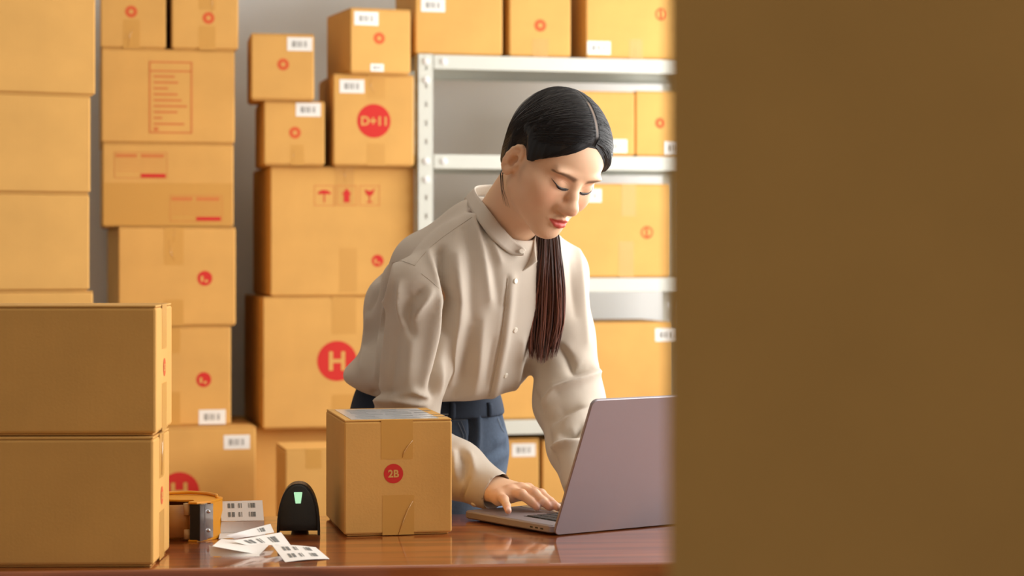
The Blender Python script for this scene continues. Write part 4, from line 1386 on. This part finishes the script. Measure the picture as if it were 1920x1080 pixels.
# wisps in front of and below the ear, loose hairs on top
wis = []
for k in range(9):
    j = rng.normal(0, .0016, 3)
    wis.append((np.array([h2w(vec(q) + j) for q in ((.076, -.022, -.02), (.079, -.018, -.05), (.070, -.008, -.075), (.060, .004 + .002 * k, -.098))]), [.0004, .00035, .00025, .0001]))
for k in range(0):
    a = vec((rng.normal(0, .03), rng.normal(-.01, .02), .118)); d = rng.normal(0, .012, 3)
    wis.append((np.array([h2w(a), h2w(a + vec((0, -.01, .012)) + d * .4), h2w(a + vec((0, -.02, .014)) + d)]), [.0004, .0003, .0001]))
for k in range(0):
    wis.append((np.array([h2w(vec(q)) for q in ((.073, .022, .02), (.074, .030 - .002 * k, .0), (.071, .032 - .003 * k, -.018 - .004 * k))]), [.0004, .0003, .0001]))
o = tubes('loose_hairs', wis, M_hair, hair, cols=[np.tile(np.array(lin(34, 27, 26)[:3]), (len(w[0]), 1)) for w in wis]); o.location = (0, 0, 0); o['kind'] = 'stuff'
# ------------------------------------------------------------------ clothes
def ray_px(bvh, x, y):
    d = Vector(((x - CX) / FPX, 1.0, (HY - y) / FPX)).normalized()
    return bvh.ray_cast(Vector((0, 0, CAMZ)), d)
CUFF = vec((-.023, 3.562, .791)); CUFFL = vec((.121, 3.605, .790))
def build_shirt():
    F = Field((-.36, 3.48, .72), (.20, 4.12, 1.36), .0036)
    F.ell(CC - B_t * .05 + B_f * .005, (.160, .100, .150), BB, k=.05)
    F.ell(CC + B_t * .015 - B_f * .030, (.140, .075, .090), BB, k=.05)
    F.ell(WA + B_t * .06, (.152, .118, .120), BB, k=.05)
    F.ell(WA + vec((-.008, -.004, .038)), (.158, .135, .055), BG, k=.03)
    F.ell(CC - B_t * .13 + B_f * .055, (.115, .070, .115), BB, k=.05)
    F.cap(RS + B_r * -.02, NB + vec((-.018, .018, -.018)), .052, .046, k=.05)
    F.cap(LS, NB + vec((.010, .022, -.018)), .050, .046, k=.05)
    F.cap(CC - B_f * .055 - B_t * .02, NB - B_f * .03 + vec((-.02, .02, -.02)), .06, .042, k=.05)
    F.cap((-.148, 3.790, 1.160), (-.190, 3.865, 1.095), .066, .068, k=.04)
    F.cap((-.190, 3.865, 1.095), (-.205, 3.90, 1.03), .066, .066, k=.04)
    F.cap((-.060, 3.765, 1.225), (-.150, 3.755, 1.165), .046, .056, k=.04)
    F.everywhere(lambda X, Y, Z_: (.929 + (Y - 3.75) * .13) - Z_ + 0 * X, .035)
    # sleeves
    F.cap(RS + vec((-.004, 0, .0)), RS * .5 + RE * .5, .055, .056, k=.014)
    F.cap(RS * .5 + RE * .5, RE + vec((-.004, 0, .0)), .056, .057, k=.010)
    F.cap(RE, RE * .45 + CUFF * .55, .056, .047, k=.02)
    F.cap(RE * .45 + CUFF * .55, CUFF, .047, .0345, k=.02)
    F.cap(LS, LS * .5 + LE * .5, .052, .055, k=.022)
    F.cap(LS * .5 + LE * .5, LE + vec((.004, 0, 0)), .056, .063, k=.02)
    F.cap(LE, LE * .5 + CUFFL * .5, .060, .046, k=.02)
    F.cap(LE * .5 + CUFFL * .5, CUFFL, .046, .033, k=.02)
    # openings: cuffs and neck
    for E_, C_, r in ((RE, CUFF, .0305), (LE, CUFFL, .029)):
        d = (C_ - E_) / np.linalg.norm(C_ - E_)
        def cut(X, Y, Z_, C_=C_, d=d):
            return -((X - C_[0]) * d[0] + (Y - C_[1]) * d[1] + (Z_ - C_[2]) * d[2])
        F.put(cut, C_ - .055, C_ + .055, .003, 's')
        F.cap(C_ - d * .05, C_ + d * .03, r - .002, r, k=.003, op='s')
    nd = w2h(NB); up = HO - NB; up /= np.linalg.norm(up)
    F.cap(NB - up * .012 + vec((.004, -.012, 0)), NB + up * .14, .0560, .066, k=.010, op='s')
    v, f = F.mesh()
    return relax(v, f, 3, .5), f
sv, sf = build_shirt()
sn = vnormals(sv, sf)
SH_BVH = BVHTree.FromPolygons([Vector(q) for q in sv], sf.tolist())
def on_shirt(pts, bvh, lift=0.0):
    out = []
    P = []
    for a, b in zip(pts[:-1], pts[1:]):
        m = max(2, int(math.hypot(b[0] - a[0], b[1] - a[1]) / 8))
        for k in range(m): P.append((a[0] + (b[0] - a[0]) * k / m, a[1] + (b[1] - a[1]) * k / m))
    P.append(pts[-1])
    for x, y in P:
        h = ray_px(bvh, x, y)
        if h[0] is not None:
            out.append(np.array(h[0]) + np.array(h[1]) * lift)
    return np.array(out)
# folds of the cloth, as runs over the shirt as it faces the viewer: (run, height, half width, sharpness)
FOLDS = [
    # near sleeve
    ([(752, 535), (752, 570), (756, 605)], .0075, .007, 1.3), ([(768, 560), (764, 600), (772, 625)], -.006, .009, 1.6),
    ([(808, 548), (788, 575), (770, 602)], .0075, .008, 1.3), ([(790, 545), (780, 560)], -.004, .008, 1.6),
    ([(745, 500), (722, 592), (706, 703)], .006, .010, 1.4), ([(728, 540), (712, 620), (700, 700)], -.004, .010, 1.6),
    ([(775, 620), (768, 690), (764, 735)], .004, .014, 1.5), ([(742, 630), (735, 700), (730, 745)], -.004, .012, 1.6),
    ([(815, 590), (806, 650), (795, 720)], .004, .010, 1.5),
    ([(698, 752), (740, 749), (795, 757)], .008, .009, 1.3), ([(700, 738), (745, 737)], -.005, .007, 1.6),
    ([(752, 742), (775, 730), (800, 742)], .008, .006, 1.3), ([(757, 742), (790, 741)], -.008, .005, 1.5),
    # between sleeve and chest
    ([(822, 468), (836, 520), (846, 570), (838, 620)], -.016, .009, 1.5), ([(858, 480), (858, 560), (852, 640), (846, 720)], .007, .014, 1.5),
    ([(806, 470), (822, 520), (836, 560)], .006, .008, 1.3),
    ([(842, 560), (832, 620), (819, 680), (806, 738)], -.010, .007, 1.6), ([(826, 560), (815, 630), (804, 690)], .006, .008, 1.4),
    ([(862, 600), (845, 680), (828, 740)], .004, .010, 1.4),
    # chest
    ([(885, 405), (905, 470), (918, 560)], .005, .010, 1.4), ([(900, 420), (925, 500), (935, 570)], -.004, .010, 1.6),
    ([(872, 430), (882, 520), (884, 600)], -.004, .010, 1.6), ([(915, 440), (938, 490)], .004, .007, 1.4),
    ([(905, 600), (897, 680), (890, 735)], .005, .013, 1.5), ([(878, 620), (868, 700), (850, 745)], -.005, .012, 1.6),
    ([(828, 690), (822, 735)], .005, .010, 1.5), ([(925, 640), (912, 720)], -.003, .008, 1.5),
    ([(960, 522), (954, 580), (946, 640), (934, 700), (922, 752)], .0035, .010, 2.0), ([(952, 522), (946, 580), (938, 640), (926, 700), (914, 750)], -.0035, .0035, 2.0),
    ([(980, 640), (972, 700), (962, 738)], .005, .010, 1.4), ([(1000, 660), (985, 715)], -.005, .009, 1.5), ([(955, 735), (975, 718)], -.006, .006, 1.4),
    # far sleeve
    ([(1021, 757), (1043, 732), (1085, 716), (1120, 698)], .010, .009, 1.3), ([(1050, 650), (1066, 672), (1078, 698), (1106, 694)], -.009, .010, 1.4),
    ([(1046, 640), (1062, 655), (1074, 680)], .006, .008, 1.3), ([(1000, 735), (1008, 755), (1016, 770)], -.005, .008, 1.5),
    ([(1030, 790), (1055, 772), (1080, 765)], -.006, .009, 1.5), ([(1060, 790), (1085, 778), (1108, 765)], .006, .008, 1.3),
    ([(1052, 815), (1080, 812), (1092, 800)], -.009, .007, 1.4), ([(1036, 840), (1060, 830), (1084, 826)], .008, .007, 1.3), ([(1022, 790), (1030, 830), (1046, 880)], -.004, .010, 1.5),
    ([(1085, 470), (1092, 560), (1100, 640)], .004, .010, 1.5), ([(1070, 500), (1078, 590)], -.003, .010, 1.5),
    # back
    ([(716, 480), (704, 540), (694, 580)], -.006, .010, 1.5), ([(692, 580), (690, 640), (680, 690)], .005, .012, 1.5), ([(672, 660), (690, 620)], -.004, .010, 1.5),
    # near forearm
    ([(862, 845), (872, 870), (868, 900)], -.006, .007, 1.4), ([(880, 850), (890, 880)], .004, .007, 1.4), ([(852, 850), (856, 890)], .005, .006, 1.4),
    ([(880, 898), (868, 930), (874, 945)], -.003, .003, 2.0),
]
for run, A, w, pw in FOLDS:
    P = on_shirt(run, SH_BVH)
    if len(P) < 2: continue
    lo_, hi_ = P.min(0) - 3 * w, P.max(0) + 3 * w
    m = np.where(((sv > lo_) & (sv < hi_)).all(1))[0]
    if len(m) == 0: continue
    d, t = seg_dist(sv[m], P)
    k = 2.0 * A * np.exp(-(d / w) ** pw) * np.sin(np.pi * np.clip(.12 + .76 * t, 0, 1)) ** .6
    sv[m] += sn[m] * k[:, None]
# drape noise, long in the direction the cloth hangs
ph = sv @ np.array([[38., 17., 9.], [-21., 44., 6.], [61., -33., 13.]]).T
sv += sn * (.0011 * np.sin(ph[:, 0]) + .0008 * np.sin(ph[:, 1] + 1.3 * np.sin(ph[:, 0])) + .0005 * np.sin(ph[:, 2] * 1.4))[:, None]
sv = relax(sv, sf, 1, .3)
SHIRT_C = lin(200, 189, 175)
M_shirt = mat('beige_cotton', SHIRT_C, .82, spec=.2, sheen=.15, noise=(14, .015), bump=(1500, .12), stripes=('X', 3600, .03))
shirt = part('shirt', np_mesh('shirt', sv, sf), M_shirt)
SH_BVH = BVHTree.FromPolygons([Vector(q) for q in sv], sf.tolist())

# seams
M_seam = mat('seam', lin(184, 171, 154), .9)
SEAMS = [[(893, 402), (860, 424), (830, 445), (805, 465), (790, 482), (779, 497)], [(735, 493), (752, 489), (765, 493), (778, 498)], [(790, 513), (808, 527), (830, 547)],
         [(952, 522), (947, 580), (939, 640), (927, 700), (916, 751)]]
for r_ in SEAMS:
    P = on_shirt(r_, SH_BVH, .0002)
    if len(P) > 2:
        o = tubes('seam', [(P, np.full(len(P), .00055))], M_seam, shirt); o.location = (0, 0, 0)
# buttons
M_btn = mat('pearl_button', lin(232, 224, 210), .25, spec=.6)
def button(P, N_, r=.0052):
    P, N_ = Vector(P), Vector(N_)
    bm = bmesh.new()
    add_cyl(bm, P - N_ * .0005, P + N_ * .0016, r, r * .9, 18)
    add_cyl(bm, P + N_ * .0016, P + N_ * .0022, r * .9, r * .78, 18)
    o = part('button', bm_mesh('button', bm, False), M_btn, shirt); o.location = (0, 0, 0)
for x, y in ((966, 527), (966, 619), (948, 704), (888, 946)):
    h = ray_px(SH_BVH, x, y)
    if h[0] is not None: button(h[0], h[1])

# stand collar: a band round the neck, its near end buttoned, its far end falling open
def collar():
    def band(top, bot, name, thick=.0022, sub=5):
        def cr(P):
            P = np.array(P); out = []
            for i in range(len(P) - 1):
                p0, p1, p2, p3 = P[max(i - 1, 0)], P[i], P[i + 1], P[min(i + 2, len(P) - 1)]
                for k in range(sub):
                    t = k / sub
                    out.append(.5 * (2 * p1 + (p2 - p0) * t + (2 * p0 - 5 * p1 + 4 * p2 - p3) * t * t + (-p0 + 3 * p1 - 3 * p2 + p3) * t ** 3))
            out.append(P[-1]); return np.array(out)
        T, Bm = cr(top), cr(bot)
        rows = [T * (1 - s) + Bm * s for s in np.linspace(0, 1, 6)]
        G = np.stack(rows, 1); n, m = G.shape[:2]
        v = G.reshape(-1, 3)
        f = np.array([(i * m + j, i * m + j + 1, (i + 1) * m + j + 1, (i + 1) * m + j) for i in range(n - 1) for j in range(m - 1)])
        me = np_mesh(name, v, f)
        o = part(name, me, M_shirt, shirt); o.location = (0, 0, 0)
        md = o.modifiers.new('thickness', 'SOLIDIFY'); md.thickness = thick; md.offset = 0
        return o
    # (picture column, row, distance) of the upper and lower rim from the back round the near side to the front
    top = [px(955, 348, 3.800), px(918, 347, 3.800), px(893, 350, 3.775), px(893, 362, 3.730), px(912, 388, 3.690), px(937, 422, 3.660), px(964, 451, 3.642), px(981, 464, 3.634), px(985.5, 470, 3.632)]
    bot = [px(945, 372, 3.815), px(905, 366, 3.820), px(873, 371, 3.790), px(878, 385, 3.735), px(896, 414, 3.684), px(924, 449, 3.648), px(956, 475, 3.628), px(974, 479, 3.622), px(982, 478, 3.622)]
    def clear(P, m, bvhs):
        out = []
        for p in P:
            D = p.y
            d = Vector((p.x, p.y, p.z - CAMZ)).normalized()
            for b in bvhs:
                h = b.ray_cast(Vector((0, 0, CAMZ)), d)
                if h[0] is not None: D = min(D, h[0].y - m)
            out.append(Vector((p.x * D / p.y, D, CAMZ + (p.z - CAMZ) * D / p.y)))
        return out
    top[3:] = clear(top[3:], .007, [HEAD_BVH]); bot[3:] = clear(bot[3:], .004, [HEAD_BVH, SH_BVH])
    band([vec(p) for p in top], [vec(p) for p in bot], 'collar')
    button_at = top[7] * .5 + bot[7] * .5
    top = [px(955, 348, 3.800), px(985, 356, 3.815), px(1018, 390, 3.790), px(1018, 425, 3.730), px(1004, 443, 3.680), px(1003, 470, 3.650), px(1007, 490, 3.632)]
    bot = [px(945, 372, 3.815), px(990, 375, 3.830), px(1035, 405, 3.800), px(1040, 440, 3.740), px(1012, 470, 3.690), px(978, 508, 3.655), px(961, 521, 3.636)]
    band([vec(p) for p in top], [vec(p) for p in bot], 'collar')
    button(button_at + Vector((0, -.002, 0)), (.30, -.9, .30), .0050)
collar()

# ---- jeans
def build_jeans(extra=0.0, cut=None, h=.0055, zlo=.06):
    F = Field((-.40, 3.70, zlo), (.10, 4.22, 1.03), h)
    c = vec((-.155, 3.915, .845))
    F.ell(c, (.157 + extra, .122 + extra, .125 + extra), BG, k=.04)
    F.ell(c + vec((.0, .0, .075)), (.140 + extra, .104 + extra, .095 + extra), BG, k=.04)
    for s in (-1, 1):
        hp = c + BG[:, 0] * .080 * s + vec((0, .0, -.03))
        F.cap(hp, hp + vec((0, .012, -.37)), .086 + extra, .062 + extra, k=.03)
        F.cap(hp + vec((0, .012, -.37)), hp + vec((0, .03, -.74)), .062 + extra, .050 + extra, k=.02)
    if cut: F.everywhere(cut, .003)
    v, f = F.mesh()
    return relax(v, f, 2, .5), f
jv, jf = build_jeans()
jn = vnormals(jv, jf)
J_BVH = BVHTree.FromPolygons([Vector(q) for q in jv], jf.tolist())
for run, A, w, pw in [([(884, 775), (886, 810), (880, 860)], -.010, .006, 1.6), ([(896, 775), (896, 830), (888, 880)], .005, .008, 1.5), ([(930, 830), (955, 815)], .004, .008, 1.4),
                      ([(900, 880), (950, 850)], .004, .009, 1.4), ([(905, 860), (945, 838)], -.004, .008, 1.4), ([(915, 905), (958, 880)], .003, .009, 1.4), ([(935, 770), (945, 800)], -.005, .006, 1.5)]:
    P = on_shirt(run, J_BVH)
    if len(P) < 2: continue
    m = np.where(((jv > P.min(0) - 3 * w) & (jv < P.max(0) + 3 * w)).all(1))[0]
    if len(m) == 0: continue
    d, t = seg_dist(jv[m], P)
    jv[m] += jn[m] * (A * np.exp(-(d / w) ** pw))[:, None]
jc = np.tile(np.array(lin(50, 62, 80)[:3]), (len(jv), 1))
wear = smooth(jn @ G_f, .2, .95) * np.exp(-((jv[:, 2] - .68) / .16) ** 2)     # faded fronts of both thighs
jc = blend(jc, lin(104, 122, 144), .7 * wear)
M_jeans = mat('blue_denim', (1, 1, 1, 1), .85, spec=.2, attr='tint', noise=(160, .10), bump=(900, .25))
M_denim_dark = mat('dark_denim', lin(46, 56, 72), .85, spec=.2, noise=(160, .08))
jeans = part('jeans', np_mesh('jeans', jv, jf, jc), M_jeans)
wz0, wz1 = .893, .955
wv_, wf_ = build_jeans(.0045, lambda X, Y, Z_: np.maximum(Z_ - wz1, wz0 - Z_) + 0 * X + 0 * Y, .0045, .80)
o = part('waistband', np_mesh('waistband', wv_, wf_), M_denim_dark, jeans); o.location = (0, 0, 0)
W_BVH = BVHTree.FromPolygons([Vector(q) for q in wv_], wf_.tolist())
M_stitch = mat('denim_stitch', lin(126, 138, 152), .9)
for r_ in ([(812, 786), (845, 788), (872, 787)], [(858, 792), (868, 815), (870, 850), (862, 885)], [(864, 790), (874, 815), (876, 850)], [(900, 786), (896, 830), (884, 880)], [(932, 785), (940, 805), (948, 815)]):
    P = on_shirt(r_, J_BVH, .0012)
    if len(P) > 2:
        o = tubes('stitching', [(P, np.full(len(P), .0006))], M_stitch, jeans); o.location = (0, 0, 0)
for x, y0, y1 in ((917, 757, 780), (848, 757, 784)):
    a = ray_px(W_BVH, x, y0 + 4); b = ray_px(W_BVH, x, y1 - 4)
    if a[0] is None or b[0] is None: continue
    P = [Vector(a[0]) + Vector((0, 0, .006)) + a[1] * .001, Vector(a[0]) + a[1] * .004, Vector(b[0]) + b[1] * .004, Vector(b[0]) - Vector((0, 0, .006)) + b[1] * .001]
    side = Vector((B_r[0], B_r[1], 0)).normalized() * .006
    vs_ = [p + side for p in P] + [p - side for p in P]
    o = part('belt_loop', mesh_from('belt_loop', vs_, [(i, i + 1, i + 5, i + 4) for i in range(3)], True), M_denim_dark, jeans); o.location = (0, 0, 0)
    md = o.modifiers.new('thickness', 'SOLIDIFY'); md.thickness = .002
# the loop standing off the waistband at her back
lp = [px(678, 713, 3.92), px(670, 728, 3.91), px(667, 743, 3.90), px(667, 752, 3.90)]
v, f = tube_data(lp, .0022, 6)
o = part('belt_loop', mesh_from('belt_loop', v, f, True), M_denim_dark, jeans); o.location = (0, 0, 0)
# shoes
M_shoe = mat('white_shoe', lin(225, 222, 216), .6)
for s in (-1, 1):
    hp = vec((-.160, 3.925, .845)) + BG[:, 0] * .080 * s + vec((0, .03, 0))
    F = Field((hp[0] - .2, hp[1] - .25, -.01), (hp[0] + .2, hp[1] + .12, .14), .005)
    d = G_f
    F.ell(vec((hp[0], hp[1], .05)), (.040, .048, .052), BG, k=.02)
    F.ell(vec((hp[0], hp[1], .036)) + d * .085, (.042, .085, .036), BG, k=.03)
    F.everywhere(lambda X, Y, Z_: -(Z_ - .001) + 0 * X + 0 * Y, .003)
    v, f = F.mesh()
    part('shoe', np_mesh('shoe', v, f), M_shoe)

# ---- ponytail falling over her far shoulder
def ponytail():
    ctr = []
    for x, y in ((1026, 428), (1027, 460), (1027, 500), (1026, 540), (1024, 580), (1021, 620), (1018, 655), (1016, 680)):
        h = ray_px(SH_BVH, x, y)
        D = (h[0].y if h[0] is not None else 3.62)
        ctr.append((x, y, D))
    Ds = [c[2] for c in ctr]
    Dm = min(Ds[2:6])
    hw = [20, 23, 28, 31, 34, 35, 31, 26]
    pts = []
    for (x, y, D), w in zip(ctr, hw):
        pts.append((x, y, min(D, Dm + .035) - .016, w))
    tie = h2w((-.030, -.095, -.085)); side = h2w((-.074, -.030, -.105))
    paths, cols = [], []
    rg = np.random.default_rng(11)
    clump = rg.normal(0, .10, 40)
    for i in range(520):
        q = rg.uniform(-1, 1); w_ = math.sqrt(max(0, 1 - q * q)) * rg.uniform(-1, 1)
        end = 1.02 - .16 * rg.random() ** 1.6 - .07 * abs(q)
        P = [tie + rg.normal(0, .008, 3), side + vec((0, 0, .0)) + rg.normal(0, .010, 3)]
        cl = clump[int((q + 1) * 19.9)]
        for k, (x, y, D, w) in enumerate(pts):
            t = k / (len(pts) - 1)
            xx = x + q * w + cl * w * t * .8 + rg.normal(0, .6) * (1 + t) + 1.6 * math.sin(5 * t + i) + 2.0 * math.sin(4 * t + cl * 30)
            yy = 428 + (y - 428) * (.90 + .10 * end if t > .6 else 1) if t > .6 else y
            P.append(vec(px(xx, y if t < .8 else 428 + (y - 428) * end, D - w_ * .016 * (1 - .3 * t))))
        P = np.array(P)
        # smooth resampling
        L = np.r_[0, np.cumsum(np.linalg.norm(np.diff(P, axis=0), axis=1))]; L /= L[-1]
        u = np.linspace(0, 1, 22)
        Q = np.stack([np.interp(u, L, P[:, a]) for a in range(3)], 1)
        Q[1:-1] = .25 * Q[:-2] + .5 * Q[1:-1] + .25 * Q[2:]
        g = rg.random()
        r0 = .0008 + .0006 * rg.random()
        paths.append((Q, np.r_[np.full(18, r0), r0 * .8, r0 * .6, r0 * .4, r0 * .15]))
        d0 = np.array(lin(30 + 16 * g, 23 + 10 * g, 22 + 9 * g)[:3]); d1 = np.array(lin(96 + 84 * g * g, 58 + 56 * g * g, 48 + 46 * g * g)[:3])
        mix = smooth(u, .22, .85)[:, None] * (.35 + .65 * rg.random())
        cols.append(d0 * (1 - mix) + d1 * mix)
    o = tubes('ponytail', paths, M_hair, None, n=4, cols=cols)
    # dark heart of the tail so that no shirt shows through
    V_, F_ = [], []
    core = [(p[0], p[1], p[2] + .004, p[3] * .78) for p in pts[:-1]]
    n = 10
    for (x, y, D, w) in core:
        for k in range(n):
            a = 2 * math.pi * k / n
            V_.append(px(x + w * math.cos(a), y, D + .010 * math.sin(a)))
    F_ = [(i * n + k, i * n + (k + 1) % n, (i + 1) * n + (k + 1) % n, (i + 1) * n + k) for i in range(len(core) - 1) for k in range(n)]
    me = mesh_from('ponytail_core', V_, F_, True)
    c = part('ponytail_core', me, mat('dark_hair', lin(34, 26, 25), .5), o); c.location = (0, 0, 0)
ponytail()
